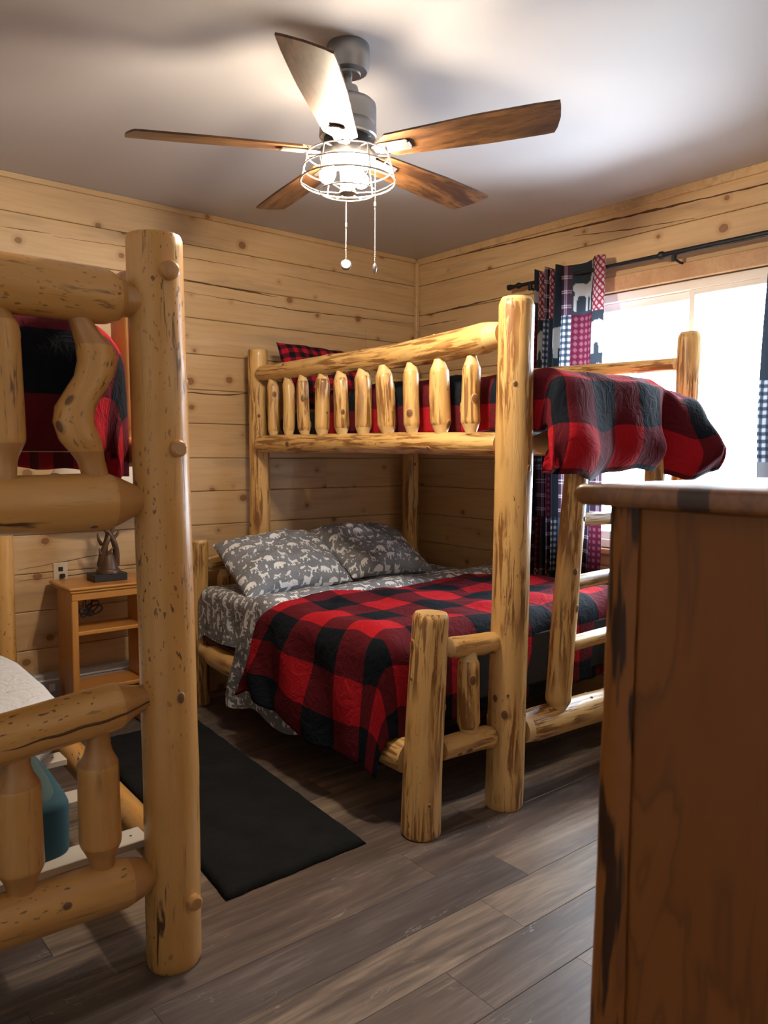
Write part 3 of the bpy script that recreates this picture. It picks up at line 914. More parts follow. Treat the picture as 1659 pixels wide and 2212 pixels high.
# guard rail, aisle side
L('rail', (2.445, 4.185, 1.978), (2.452, 2.225, 1.995), 0.045, 0.068, e0='dome', e1=[(0, 0.72), (0.03, 0.8), (0.10, 1.0)], knots=7, bump=0.05, bend=0.022, seed=300)
L('rail', (2.440, 4.185, 1.552), (2.448, 2.225, 1.540), 0.053, 0.050, e0='dome', e1='cut', knots=10, bump=0.03)
spy = [4.045, 3.876, 3.712, 3.53, 3.356, 3.172, 2.987, 2.797, 2.60, 2.405]
for i, yy in enumerate(spy):
    zt = 1.945 - 0.012 * (i / 9) * 2
    r = [0.036, 0.036, 0.037, 0.043, 0.041, 0.045, 0.047, 0.040, 0.047, 0.043][i]
    dx = random.Random(i + 40).uniform(-0.010, 0.010)
    L('spindle', (2.445 + dx, yy - 0.02, 1.585), (2.445 - dx, yy + 0.0, zt), r, r * 0.92, e0='pencil', e1='pencil', knots=2, bump=0.09, n=14, bend=0.008)
# foot end, upper
L('rail', (2.52, 2.17, 1.70), (3.70, 2.14, 1.70), 0.048, e0='tenon', e1='tenon')
L('rail', (2.52, 2.17, 1.545), (3.70, 2.14, 1.545), 0.052, e0='tenon', e1='tenon')
# window side
L('rail', (3.755, 2.195, 1.968), (3.745, 4.20, 1.995), 0.036, 0.040, e0=[(0, 0.75), (0.012, 1.0), (0.03, 1.12), (0.05, 1.12), (0.055, 1.0)], knots=6, bump=0.05)
L('rail', (3.755, 2.2, 1.545), (3.745, 4.20, 1.545), 0.05, e0='tenon', e1='tenon')
for yy in (2.6, 2.95, 3.3, 3.65, 3.95): L('spindle', (3.75, yy, 1.58), (3.75, yy, 1.965), 0.035, e0='pencil', e1='pencil', n=12, knots=1)
# head end
L('rail', (2.51, 4.235, 1.985), (3.69, 4.255, 1.985), 0.045, e0='short_tenon', e1='short_tenon')
L('rail', (2.51, 4.235, 1.545), (3.69, 4.255, 1.545), 0.05, e0='short_tenon', e1='short_tenon')
# lower foot: short rails from low post to tall post
L('rail', (2.105, 2.205, 0.732), (2.405, 2.185, 0.722), 0.043, 0.045, e0='pencil', e1='dome', knots=2, bump=0.05)
L('rail', (2.105, 2.205, 0.322), (2.395, 2.185, 0.318), 0.046, 0.048, e0='cut', e1='dome', knots=2, bump=0.05)
L('spindle', (2.252, 2.195, 0.345), (2.246, 2.195, 0.705), 0.047, 0.044, e0=[(0, 0.55), (0.02, 0.7), (0.06, 1.0)], e1=[(0, 0.75), (0.035, 0.8), (0.05, 1.0)], n=16, knots=1)
L('rail', (2.53, 2.165, 0.322), (3.70, 2.15, 0.300), 0.072, 0.068, e0=[(0, 0.85), (0.10, 1.0)], e1='tenon', knots=6, bump=0.05, n=22)
# lower sides
L('rail', (2.055, 4.19, 0.335), (2.02, 2.29, 0.285), 0.062, 0.070, e0='tenon', e1='cut', knots=8, bump=0.04)
L('rail', (3.74, 4.20, 0.30), (3.76, 2.21, 0.30), 0.065, e0='tenon', e1='tenon')
# lower head
L('rail', (2.105, 4.235, 0.835), (2.42, 4.235, 0.845), 0.044, e0='dome', e1='cut', knots=2)
L('rail', (2.53, 4.235, 0.84), (3.68, 4.25, 0.84), 0.046, e0='cut', e1='cut')
L('rail', (2.105, 4.235, 0.45), (3.68, 4.25, 0.45), 0.05, e0='dome', e1='cut')
for xx in (2.22, 2.36, 2.66, 2.9, 3.14, 3.38, 3.56): L('spindle', (xx, 4.235, 0.49), (xx, 4.235, 0.80), 0.04, e0='pencil', e1='pencil', n=12, knots=1)
# ladder
L('ladder_rail', (2.762, 2.145, 0.355), (2.832, 2.115, 1.545), 0.057, 0.052, e0='pencil', e1='chamfer', knots=9, bump=0.04)
L('ladder_rail', (3.43, 2.145, 0.355), (3.43, 2.105, 1.545), 0.055, 0.05, e0='pencil', e1='chamfer', knots=4)
for zz in (0.662, 0.935, 1.222): L('ladder_rung', (2.80, 2.125, zz), (3.43, 2.125, zz), 0.040, e0='cut', e1='cut', flat=0.018, knots=1, bump=0.06)
for zz, yy0, yy1 in ((1.50, 2.3, 4.15),):
    for yy in np.linspace(yy0, yy1, 7):
        g = G(); g.box(2.50, 3.70, yy - 0.04, yy + 0.04, zz, zz + 0.02, 0, 0.003); g.build('slat', M['orange_pine'], bed, smooth=False)
for yy in np.linspace(2.4, 4.1, 6):
    g = G(); g.box(2.10, 3.70, yy - 0.045, yy + 0.045, 0.37, 0.39, 0, 0.003); g.build('slat', M['orange_pine'], bed, smooth=False)

# ================================================================== NEAR BUNK BED
bed2 = empty('log_bunk_bed', (0.92, 2.10, 0.0), 'honey varnished thick log bunk bed cut off by the left edge', 'bunk bed', 'log bunk beds')
def H(name, p0, p1, r0, r1=None, **kw): return log(name, bed2, 'honey', p0, p1, r0, r1, **kw)
H('post', (0.925, 2.10, 0), (0.898, 2.10, 2.09), 0.080, 0.076, n=32, knots=9, bump=0.02, bend=0.006, e0='cut', e1='cut')
H('post', (-0.22, 2.10, 0), (-0.22, 2.10, 2.09), 0.08, 0.076)
H('post', (0.985, 4.24, 0), (0.985, 4.24, 2.09), 0.062, 0.058)
H('post', (-0.22, 4.24, 0), (-0.22, 4.24, 2.09), 0.07)
TE = [(0.0, 0.52), (0.03, 0.58), (0.075, 0.64), (0.095, 0.75), (0.135, 0.99), (0.15, 1.0)]
H('rail', (-0.16, 2.10, 1.905), (0.86, 2.10, 1.908), 0.068, 0.075, e1=[(0, 0.60), (0.055, 0.62), (0.068, 0.80), (0.10, 0.97), (0.12, 1.0)], e0='tenon', n=28, knots=5, bump=0.03)
H('rail', (-0.16, 2.10, 1.37), (0.875, 2.10, 1.368), 0.068, 0.079, e1=[(0, 0.40), (0.02, 0.46), (0.05, 0.58), (0.085, 0.80), (0.12, 0.98), (0.14, 1.0)], e0='tenon', n=28, knots=5, bump=0.02)
H('rail', (-0.16, 2.10, 0.720), (0.872, 2.10, 0.812), 0.062, 0.066, e1=[(0, 0.52), (0.035, 0.55), (0.07, 0.72), (0.10, 0.97), (0.12, 1.0)], e0='tenon', n=28, knots=4, bump=0.02)
H('rail', (-0.16, 2.10, 0.305), (0.862, 2.10, 0.288), 0.066, 0.070, e1=[(0, 0.55), (0.04, 0.8), (0.09, 1.0)], e0='tenon', n=28, knots=4, bump=0.03)
g = G(); pts = []
for q in np.linspace(0.40, 0.868, 26):
    rr = 0.0655 * float(np.interp(0.872 - q, [0, 0.035, 0.07, 0.10, 0.12], [0.52, 0.55, 0.72, 0.97, 1.0]))
    pts.append((q, 2.10 - rr * 1.005, 0.720 + 0.0892 * (q + 0.16) - rr * 0.16 + 0.002 * math.sin(q * 60)))
g.tube(pts, [0.0022 + 0.0022 * math.sin(math.pi * i / 25) for i in range(26)], 6); g.build('crack', M['groove'], bed2)
# crooked spindle and its neighbours, upper foot
H('spindle', (0.712, 2.10, 1.415), (0.706, 2.10, 1.86), 0.053, 0.047, e0=[(0, 0.62), (0.06, 0.68), (0.085, 0.82), (0.11, 1.0)], e1=[(0, 0.62), (0.04, 0.7), (0.10, 1.0)], n=20,
  path=[(0, 0.012), (0.15, 0.004), (0.35, -0.034), (0.48, -0.026), (0.62, 0.018), (0.78, 0.024), (0.9, 0.0), (1, -0.022)], knots=4, bump=0.05)
H('spindle', (0.500, 2.10, 1.415), (0.490, 2.10, 1.86), 0.050, e0='vase', e1='pencil', n=18, knots=2)
H('spindle', (0.29, 2.10, 1.415), (0.29, 2.10, 1.86), 0.048, e0='vase', e1='pencil', n=16)
H('spindle', (0.09, 2.10, 1.415), (0.09, 2.10, 1.86), 0.048, e0='vase', e1='pencil', n=16)
VA = [(0, 0.58), (0.055, 0.60), (0.075, 0.70), (0.105, 0.97), (0.115, 1.0)]
H('spindle', (0.722, 2.10, 0.318), (0.716, 2.10, 0.755), 0.057, 0.055, e0=VA, e1=VA, n=20, knots=3, bump=0.025)
H('spindle', (0.512, 2.10, 0.318), (0.508, 2.10, 0.750), 0.060, 0.058, e0=VA, e1=VA, n=20, knots=3, bump=0.03)
H('spindle', (0.30, 2.10, 0.318), (0.30, 2.10, 0.74), 0.057, e0=VA, e1=VA, n=16)
H('spindle', (0.09, 2.10, 0.318), (0.09, 2.10, 0.73), 0.057, e0=VA, e1=VA, n=16)
for (px, pz, pr) in ((0.903, 1.985, 0.0265), (0.921, 1.510, 0.0245), (0.952, 0.205, 0.023)):
    g = G(); g.tube([(px, 2.05, pz), (px, 2.018, pz), (px, 2.006, pz), (px, 2.001, pz)], [pr, pr, pr * 0.95, pr * 0.72], 20); g.build('peg', M['tenon'], bed2)
# aisle side
H('rail', (0.905, 2.16, 2.00), (0.985, 4.19, 2.00), 0.040, 0.04, e0='tenon', e1='tenon', knots=3)
H('rail', (0.915, 2.16, 1.50), (0.985, 4.19, 1.50), 0.045, 0.045, e0='tenon', e1='tenon', knots=3)
H('rail', (0.93, 2.16, 0.295), (0.99, 4.19, 0.295), 0.052, 0.05, e0='cut', e1='tenon', knots=5)
for i, yy in enumerate((2.40, 2.75, 3.1, 3.45, 3.8)): H('spindle', (0.922 + i * 0.011, yy, 1.535), (0.918 + i * 0.011, yy, 1.975), 0.034, e0='pencil', e1='pencil', n=12, knots=1)
H('rail', (-0.22, 2.16, 1.95), (-0.22, 4.18, 1.95), 0.045); H('rail', (-0.22, 2.16, 1.37), (-0.22, 4.18, 1.37), 0.05); H('rail', (-0.22, 2.16, 0.295), (-0.22, 4.18, 0.295), 0.05)
H('rail', (-0.15, 4.24, 1.9), (0.93, 4.24, 1.9), 0.05); H('rail', (-0.15, 4.24, 1.37), (0.93, 4.24, 1.37), 0.05)
H('rail', (-0.15, 4.24, 0.8), (0.93, 4.24, 0.8), 0.05); H('rail', (-0.15, 4.24, 0.29), (0.93, 4.24, 0.29), 0.05)
for yy in (2.215, 2.60, 2.98, 3.36, 3.74, 4.05):
    g = G(); g.box(-0.20, 0.885, yy - 0.045, yy + 0.045, 0.335, 0.358, 0, 0.002)
    s_ = g.build('slat', M['slat'], bed2, smooth=False)
    g = G(); g.lathe([(0.0005, 0.3588), (0.004, 0.3586), (0.004, 0.357)], 10, (0.845, yy)); g.build('screw_hole', M['slat_hole'], s_)
for yy in (2.4, 2.8, 3.2, 3.6, 4.0):
    g = G(); g.box(-0.20, 0.90, yy - 0.045, yy + 0.045, 1.498, 1.518, 0, 0.002); g.build('slat', M['slat'], bed2, smooth=False)

# ================================================================== FABRIC PRINTS (flat print, rasterised onto cloth coordinates)
BEAR = [(0, .30), (.03, .38), (.10, .42), (.13, .48), (.18, .46), (.24, .50), (.42, .56), (.62, .54), (.82, .50), (.95, .40), (1, .25), (.98, 0), (.84, 0), (.85, .12), (.77, .2), (.73, 0), (.58, 0), (.56, .18), (.43, .18), (.41, 0), (.26, 0), (.25, .2), (.18, .26), (.07, .24)]
DEER = [(.02, .70), (.12, .80), (.15, .93), (.07, 1.03), (.11, 1.08), (.19, .95), (.25, 1.08), (.30, 1.06), (.25, .90), (.27, .80), (.34, .62), (.52, .57), (.80, .61), (.97, .58), (.99, .46), (.93, .40), (.97, .2), (.94, 0), (.86, 0), (.87, .2), (.80, .33), (.60, .33), (.53, .28), (.51, 0), (.43, 0), (.42, .28), (.35, .33), (.31, 0), (.23, 0), (.25, .35), (.18, .5), (.13, .63)]
FOX = [(0, .33), (.08, .42), (.10, .54), (.17, .46), (.28, .42), (.55, .42), (.70, .40), (.82, .52), (1, .56), (.96, .42), (.82, .30), (.71, .28), (.76, 0), (.67, 0), (.61, .2), (.40, .2), (.31, 0), (.23, 0), (.26, .24), (.15, .28), (.08, .28)]
BIRD = [(0, .5), (.12, .62), (.3, .66), (.5, .5), (.75, .3), (1, .22), (.8, .12), (.5, .12), (.25, .2), (.14, .38)]
RABBIT = [(0, .3), (.1, .42), (.05, .7), (.14, .72), (.2, .45), (.4, .42), (.75, .45), (.95, .3), (1, .1), (.8, 0), (.2, 0), (.22, .18), (.08, .22)]
LEAF = [(0.5, 0), (.7, .2), (.78, .5), (.7, .8), (.5, 1.0), (.3, .8), (.22, .5), (.3, .2)]
HEART = [(.5, 0), (.95, .5), (.9, .85), (.65, .9), (.5, .7), (.35, .9), (.1, .85), (.05, .5)]

def pip(poly, X, Y):
    inside = np.zeros(X.shape, bool); n = len(poly); j = n - 1
    for i in range(n):
        xi, yi = poly[i]; xj, yj = poly[j]
        if yi != yj:
            c = ((yi > Y) != (yj > Y)) & (X < (xj - xi) * (Y - yi) / (yj - yi) + xi)
            inside ^= c
        j = i
    return inside

def stamp(mask, poly, cx, cy, size, step, rot=0.0, flip=False, val=1.0):
    """mask[v,u]; cx, cy in metres from mask origin"""
    nv, nu = mask.shape
    R = size * 0.85
    u0, u1 = max(0, int((cx - R) / step)), min(nu, int((cx + R) / step) + 2)
    v0, v1 = max(0, int((cy - R) / step)), min(nv, int((cy + R) / step) + 2)
    if u1 <= u0 or v1 <= v0: return
    U, V = np.meshgrid(np.arange(u0, u1) * step - cx, np.arange(v0, v1) * step - cy)
    c, s = math.cos(rot), math.sin(rot)
    X = (U * c + V * s) / size; Y = (-U * s + V * c) / size
    if flip: X = -X
    m = pip(poly, X + 0.5, Y + 0.4)
    sub = mask[v0:v1, u0:u1]; sub[m] = val

def woodland(nv, nu, step, seed, rot=0.0, flipv=False):
    r = random.Random(seed); m = np.zeros((nv, nu), np.float32)
    Wm, Hm = nu * step, nv * step
    kinds = [(BEAR, 0.078), (DEER, 0.060), (FOX, 0.064), (BIRD, 0.046), (DEER, 0.056), (LEAF, 0.030), (BEAR, 0.070), (RABBIT, 0.034), (FOX, 0.056)]
    sp = 0.080; row = 0; y = 0.0; k = seed
    while y < Hm + sp:
        x = -(row % 2) * sp * 0.5
        while x < Wm + sp:
            p, s = kinds[(k * 4 + row * 2) % len(kinds)]; k += 1
            stamp(m, p, x + r.uniform(-0.012, 0.012), y + r.uniform(-0.010, 0.010), s * r.uniform(0.9, 1.1), step, rot + r.uniform(-0.25, 0.25), r.random() < 0.5)
            for _ in range(2):
                stamp(m, r.choice([LEAF, HEART, LEAF]), x + r.uniform(-0.045, 0.045), y + r.uniform(0.028, 0.045), r.uniform(0.011, 0.018), step, r.uniform(0, 6.28))
            for _ in range(4):
                cxx, cyy = x + r.uniform(-0.04, 0.04), y + r.uniform(0.02, 0.055)
                stamp(m, [(0.25, .2), (.75, .2), (.75, .6), (.25, .6)], cxx, cyy, r.uniform(0.005, 0.010), step)
            x += sp
        y += sp * 0.80; row += 1
    return m[::-1] if flipv else m

# ------------------------------------------------------------------ draped cloth
def edge_map(a, R):
    """a: arclength past the start of the rounding -> outward position and drop"""
    q = np.clip(a, 0, math.pi * R / 2)
    pos = np.where(a < 0, a, R * np.sin(q / R))
    drop = np.where(a < 0, 0, R * (1 - np.cos(q / R))) + np.maximum(a - math.pi * R / 2, 0)
    return pos, drop

def drape(x0, x1, y0, y1, zt, R, dl, df, dr, step):
    """cloth over a rounded box: returns X, Y, Z, cloth coords S, T and the drops on left, foot and right"""
    arc = math.pi * R / 2
    Wf = x1 - x0 - 2 * R
    s = np.arange(-(arc + dl) if dl is not None else 0.0, Wf + (arc + dr if dr is not None else R) + step * 0.5, step)
    t_ = np.arange(-(arc + df) if df is not None else 0.0, (y1 - y0 - R) + step * 0.5, step)
    S, T = np.meshgrid(s, t_)
    a = np.maximum(-S, 0); c = np.maximum(S - Wf, 0) if dr is not None else np.zeros_like(S); b = np.maximum(-T, 0)
    side = np.maximum(a, c)
    p = 6.0
    rho = (side ** p + b ** p + 1e-30) ** (1 / p)
    phi = np.arctan2(b, side + 1e-12)
    pos, drop = edge_map(rho, R)
    X = np.clip(S, 0, None if dr is None else Wf) + x0 + R + np.where(c > 0, 1, -1) * pos * np.cos(phi) * (side > 0)
    Y = np.maximum(T, 0) + y0 + R - pos * np.sin(phi) * (b > 0)
    Z = zt - drop
    cw = np.cos(phi) ** 2 * (side > 0); sw = np.sin(phi) ** 2 * (b > 0)
    return X, Y, Z, S, T, drop * cw * (a > 0), drop * sw, drop * cw * (c > 0)

# ------------------------------------------------------------------ lower bed of the main bunk
mt = empty('mattress', (2.86, 3.24, 0.39), 'lower bed mattress wearing a grey woodland print fitted sheet', 'mattress', 'bunk mattresses')
g = G(); g.box(2.04, 3.70, 2.335, 4.155, 0.392, 0.70, 0, 0.04); g.build('mattress_body', M['ticking'], mt, smooth=False)
st = 0.0042
X, Y, Z, S, T, DL, DF, DR = drape(2.02, 3.72, 3.05, 4.165, 0.722, 0.05, 0.235, None, None, st)
hd = np.clip((Y - 4.12) / 0.045, 0, 1); Z = Z - 0.04 * hd ** 2
X = X + 0.006 * vnoise(S * 9, T * 9, 3) * np.clip(DL / 0.05, 0, 1) + 0.012 * np.sin(T * 22 + 3 * vnoise(S * 3, T * 3)) * np.clip((DL - 0.05) / 0.2, 0, 1)
Z = Z + 0.006 * vnoise(S * 6, T * 6, 1)
grid_mesh('fitted_sheet', np.stack([X, Y, Z], -1), M['print'], mt, mask=woodland(X.shape[0], X.shape[1], st, 3))

# flat sheet turned down over the blanket, hanging down on the aisle side
st = 0.0048
X, Y, Z, S, T, DL, DF, DR = drape(1.945, 3.70, 2.36, 3.470, 0.738, 0.06, 0.50, None, None, st)
fold = np.clip(DL / 0.5, 0, 1)
Y = Y + 0.22 * fold * np.clip((Y - 2.4) / 1.0, 0, 1) + 0.035 * np.clip((X - 2.1) / 1.5, 0, 1)
X = X + 0.018 * np.sin(T * 17 + 2.0 * vnoise(S * 2, T * 2, 4)) * fold + 0.006 * vnoise(S * 8, T * 8, 2) * fold + 0.05 * np.clip((0.45 - Z) / 0.3, 0, 1) * np.clip((3.3 - Y) / 0.3, 0, 1) * 0.0
Z = Z + 0.007 * vnoise(S * 7, T * 7, 9) + 0.045 * np.clip((T - 0.80) / 0.12, 0, 1) * np.clip((0.12 - DL) / 0.1, 0, 1) * (1 - np.clip((T - 1.0) / 0.06, 0, 1) ** 3 * 0.9) + 0.055 * np.clip((3.25 - Y) / 0.45, 0, 1) * np.clip(DL / 0.5, 0, 1)
Z = Z - 0.030 * fold * np.sin(T * 13 + 1)
fs = grid_mesh('flat_sheet', np.stack([X, Y, Z], -1), M['print'], None, mask=woodland(X.shape[0], X.shape[1], st, 8), solid=0.004)
tag(fs, 'grey woodland print top sheet folded back over the plaid comforter', 'sheet')

# plaid comforter on the lower bed
st = 0.014
X, Y, Z, S, T, DL, DF, DR = drape(1.905, 3.71, 2.335, 3.235, 0.785, 0.115, 0.395, 0.30, 0.10, st)
fold = np.clip(DL / 0.45, 0, 1); ff = np.clip(DF / 0.3, 0, 1)
Y = Y + 0.30 * fold * np.clip((Y - 2.5) / 0.9, 0, 1) + 0.06 * np.clip((X - 2.1) / 1.5, 0, 1) * np.clip((Y - 2.5) / 0.7, 0, 1)
dg = T + 0.55 * DL
w = np.sin(dg * 21 + 2.2 * vnoise(S * 2.2, T * 2.2, 5)) * (0.6 + 0.6 * vnoise(S * 1.7, T * 1.7, 7))
cre = 1 - 2 * np.abs(np.sin(dg * 11 + 1.5 * vnoise(S * 2.6, T * 2.6, 15)))
fade = np.clip((T + 0.02) / 0.2, 0, 1)
X = X + fade * (0.050 * w * fold + 0.018 * cre * fold * (0.5 + 0.5 * vnoise(S * 2, T * 2, 3)) + 0.012 * vnoise(S * 7, T * 7, 2) * fold) - 0.030 * fold
Z = Z - 0.05 * fold * np.clip((2.95 - Y) / 0.5, 0, 1)
Y = Y + 0.015 * np.sin(S * 16 + 2 * vnoise(S * 2, T * 2, 8)) * ff * (S > 0) * np.clip(S / 0.2, 0, 1)
top = (1 - np.clip(DL / 0.15, 0, 1)) * (1 - np.clip(DF / 0.15, 0, 1))
Z = Z + top * (0.020 * vnoise(S * 3.0, T * 3.0, 11) + 0.010 * np.sin((S * 0.6 + T) * 15 + 3 * vnoise(S * 2, T * 2, 6)) * (0.5 + 0.5 * vnoise(S * 2, T * 2, 12))) + 0.010 * vnoise(S * 9, T * 9, 21)
Z = Z - 0.02 * np.clip((T - (3.235 - 2.335 - 0.115 - 0.04)) / 0.04, 0, 1) ** 2
Z = Z + 0.03 * fold * np.sin(T * 9 + 2)
c1 = grid_mesh('comforter', np.stack([X, Y, Z], -1), M['plaid'], None, uv=np.stack([S + 0.09, T + 0.02], -1), solid=0.022)
tag(c1, 'red and black buffalo plaid comforter spread over the lower bed', 'comforter', 'buffalo plaid comforters')

# ------------------------------------------------------------------ pillows
def pillow(name, c, ux, uy, un, w, h, thick, mat, step, seed, label, cat='pillow', group=None, printed=True, sag=0.0):
    ux, uy, un = [np.array(Vector(q).normalized()) for q in (ux, uy, un)]
    nu, nv = int(w / step), int(h / step)
    P = []; U = None
    u, v = np.meshgrid(np.linspace(-1, 1, nu), np.linspace(-1, 1, nv))
    for side in (1, -1):
        th = thick * 0.5 * np.sqrt(np.clip((1 - np.abs(u) ** 3.0) * (1 - np.abs(v) ** 3.0), 0, 1))
        th = th * (1 + 0.10 * vnoise(u * 2 + seed, v * 2, seed))
        pin = 1 - 0.045 * (1 - np.abs(v) ** 2) * np.abs(u) ** 3
        pin2 = 1 - 0.06 * (1 - np.abs(u) ** 2) * np.abs(v) ** 3
        X_ = u * w / 2 * pin + 0.006 * vnoise(u * 3, v * 3, seed + 1); Y_ = v * h / 2 * pin2 + 0.010 * vnoise(u * 3, v * 3, seed + 2)
        edge = np.maximum(np.abs(u), np.abs(v))
        wr = 0.011 * vnoise(u * 5 + 1.5 * v, v * 5, seed + 3) * (1 - edge ** 6) + 0.006 * np.sin(8 * np.arctan2(v, u) * 2) * edge ** 2 * (1 - edge ** 8)
        sg = -sag * (u ** 2) * 1.0
        Q = np.array(c)[None, None] + X_[..., None] * ux + (Y_ + sg)[..., None] * uy + (side * (th + wr))[..., None] * un
        P.append(Q if side > 0 else Q[:, ::-1])
    G_ = np.concatenate([P[0], P[1]], 1)        # front then back, joined along the right seam
    UV = np.stack([np.concatenate([u, 2 - u[:, ::-1] * -1 * -1], 1) * w / 2, np.concatenate([v, v], 1) * h / 2], -1)
    mask = None
    if printed: mask = np.concatenate([woodland(nv, nu, step, seed), woodland(nv, nu, step, seed + 5)], 1)
    o = grid_mesh(name, G_, mat, None, uv=UV, mask=mask)
    return tag(o, label, cat, group)
pillow('pillow', (2.415, 3.895, 0.868), (1, -0.04, 0.04), (0.03, 0.86, 0.50), (0, -0.50, 0.86), 0.70, 0.50, 0.21, M['print'], 0.0036, 2,
       'grey woodland print pillow on the aisle side of the lower bed', group='woodland print pillows', sag=0.02)
pillow('pillow', (3.125, 3.95, 0.882), (1, 0.10, -0.06), (-0.02, 0.86, 0.50), (0, -0.50, 0.86), 0.74, 0.50, 0.20, M['print'], 0.0036, 6,
       'grey woodland print pillow in the dim corner of the lower bed', group='woodland print pillows', sag=0.03)
pillow('pillow', (2.88, 4.06, 1.955), (1, 0.02, -0.03), (0.02, 0.42, 0.9), (0, -0.9, 0.42), 0.70, 0.46, 0.16, M['gingham'], 0.02, 11,
       'small red and black checked pillow leaning at the upper bunk head', printed=False)

# ------------------------------------------------------------------ upper bunk of the main bed
g = G(); g.box(2.545, 3.665, 2.27, 4.15, 1.60, 1.735, 0, 0.04)
um = g.build('mattress', M['ticking'], smooth=False, origin=(3.1, 3.2, 1.60)); tag(um, 'thin dark upper bunk mattress behind the log spindles', 'mattress', 'bunk mattresses')
st = 0.015
X, Y, Z, S, T, DL, DF, DR = drape(2.53, 3.655, 2.035, 3.65, 1.865, 0.10, 0.16, 0.335, 0.05, st)
ff = np.clip(DF / 0.30, 0, 1)
xn = np.clip((X - 2.53) / 1.125, 0, 1)
top = (1 - np.clip(DL / 0.12, 0, 1)) * (1 - np.clip(DF / 0.12, 0, 1))
Z = Z + 0.022 * vnoise(S * 3, T * 3, 31) * top + 0.012 * vnoise(S * 7, T * 7, 33)
# pleats of the part hanging over the foot end, and the puffed right corner
pl1 = np.exp(-((xn - 0.13) / 0.13) ** 2); pl2 = np.exp(-((xn - 0.93) / 0.14) ** 2); gap = np.exp(-((xn - 0.755) / 0.035) ** 2)
Y = Y - ff * (0.035 + 0.07 * pl1 + 0.13 * pl2 - 0.07 * gap) - 0.014 * ff * np.sin(S * 15 + 2 * vnoise(S * 2, T * 2, 15)) + 0.014 * ff * vnoise(S * 9, T * 9, 19)
Z = Z - 0.06 * np.clip((xn - 0.74) / 0.10, 0, 1) * np.clip((2.45 - Y) / 0.35, 0, 1) * (1 - ff)
Z = Z - 0.035 * ff * np.exp(-((xn - 0.26) / 0.08) ** 2) - 0.05 * ff * np.exp(-((xn - 0.84) / 0.06) ** 2) + 0.05 * ff * np.clip((xn - 0.92) / 0.08, 0, 1)
Z = Z + 0.10 * (1 - (2 * np.clip(DF - 0.03, 0, 0.12) / 0.12 - 1) ** 2) * 0.25 * (DF < 0.15)
X = X + 0.075 * ff * np.clip((xn - 0.7) / 0.3, 0, 1) + 0.012 * ff * vnoise(S * 6, T * 6, 22)
X = X - 0.13 * ff * np.clip((0.30 - xn) / 0.30, 0, 1) * np.clip((2.07 - Y) / 0.05, 0, 1)
curl = np.clip((DF - 0.33) / 0.10, 0, 1)
Y = Y + 0.05 * curl ** 1.6
X = np.where(Y > 2.30, np.maximum(X, 2.53), X)
c2 = grid_mesh('comforter', np.stack([X, Y, Z], -1), M['plaid'], None, uv=np.stack([S + 0.02, T + 0.12], -1), solid=0.045)
tag(c2, 'buffalo plaid comforter drooping over the foot of the upper bunk by the window', 'comforter', 'buffalo plaid comforters')

# ------------------------------------------------------------------ near bunk bedding
g = G(); g.box(-0.16, 0.86, 2.24, 4.16, 1.52, 1.66, 0, 0.04)
nm = g.build('mattress', M['ticking'], smooth=False, origin=(0.3, 3.2, 1.52)); tag(nm, 'dark upper mattress of the near honey log bunk', 'mattress', 'bunk mattresses')
st = 0.012
X, Y, Z, S, T, DL, DF, DR = drape(-0.15, 0.888, 2.195, 3.7, 1.875, 0.14, 0.02, 0.235, 0.30, st)
ffn = np.clip(DF / 0.3, 0, 1); fr_ = np.clip(DR / 0.3, 0, 1)
Z = Z + 0.02 * vnoise(S * 3, T * 3, 41) * (1 - ffn)
Y = Y + 0.015 * ffn * np.sin(S * 14 + 1)
X = X - 0.01 * fr_ * np.sin(T * 12)
c3 = grid_mesh('comforter', np.stack([X, Y, Z], -1), M['plaid'], None, uv=np.stack([S + 0.30, T + 0.13], -1), solid=0.03)
tag(c3, 'buffalo plaid comforter bulging behind the near bunk upper spindles', 'comforter', 'buffalo plaid comforters')

def blob(name, c, h, e, mat, nseg=28, nrow=16, amp=0.02, seed=0, parent=None, slope=0.0):
    """soft rounded box (superellipsoid) with rumples"""
    ph = np.linspace(-math.pi / 2, math.pi / 2, nrow); th = np.linspace(0, 2 * math.pi, nseg)
    TH, PH = np.meshgrid(th, ph)
    sp = lambda q, p: np.sign(q) * np.abs(q) ** p
    A = sp(np.cos(PH), e) * sp(np.cos(TH), e); B = sp(np.cos(PH), e) * sp(np.sin(TH), e); C_ = sp(np.sin(PH), e)
    k = 1 + amp * vnoise(A * 2.5 + C_ * 1.3, B * 2.5 + C_ * 0.7, seed)
    P = np.stack([c[0] + h[0] * A * k, c[1] + h[1] * B * k, c[2] + h[2] * C_ * k + slope * B], -1)
    return grid_mesh(name, P, mat, parent)
wb = blob('blanket', (0.40, 3.30, 0.512), (0.50, 0.52, 0.152), 0.55, M['white_cloth'], 40, 22, 0.10, 5)
tag(wb, 'bundled white blanket on the bare lower slats of the near bunk', 'blanket')
tb = empty('duffel_bag', (0.43, 2.44, 0.358), 'teal fabric bag lying on the lower slats of the near bunk', 'bag')
blob('bag_body', (0.435, 2.445, 0.448), (0.255, 0.23, 0.095), 0.28, M['teal'], 48, 24, 0.03, 9, tb, 0.02)
blob('bag_lid', (0.420, 2.455, 0.530), (0.238, 0.226, 0.042), 0.35, M['teal_top'], 48, 16, 0.03, 4, tb, 0.035)
g = G(); g.tube([(0.655, 2.28, 0.50), (0.676, 2.30, 0.46), (0.676, 2.31, 0.40)], 0.004, 8); g.build('zipper', M['black'], tb)

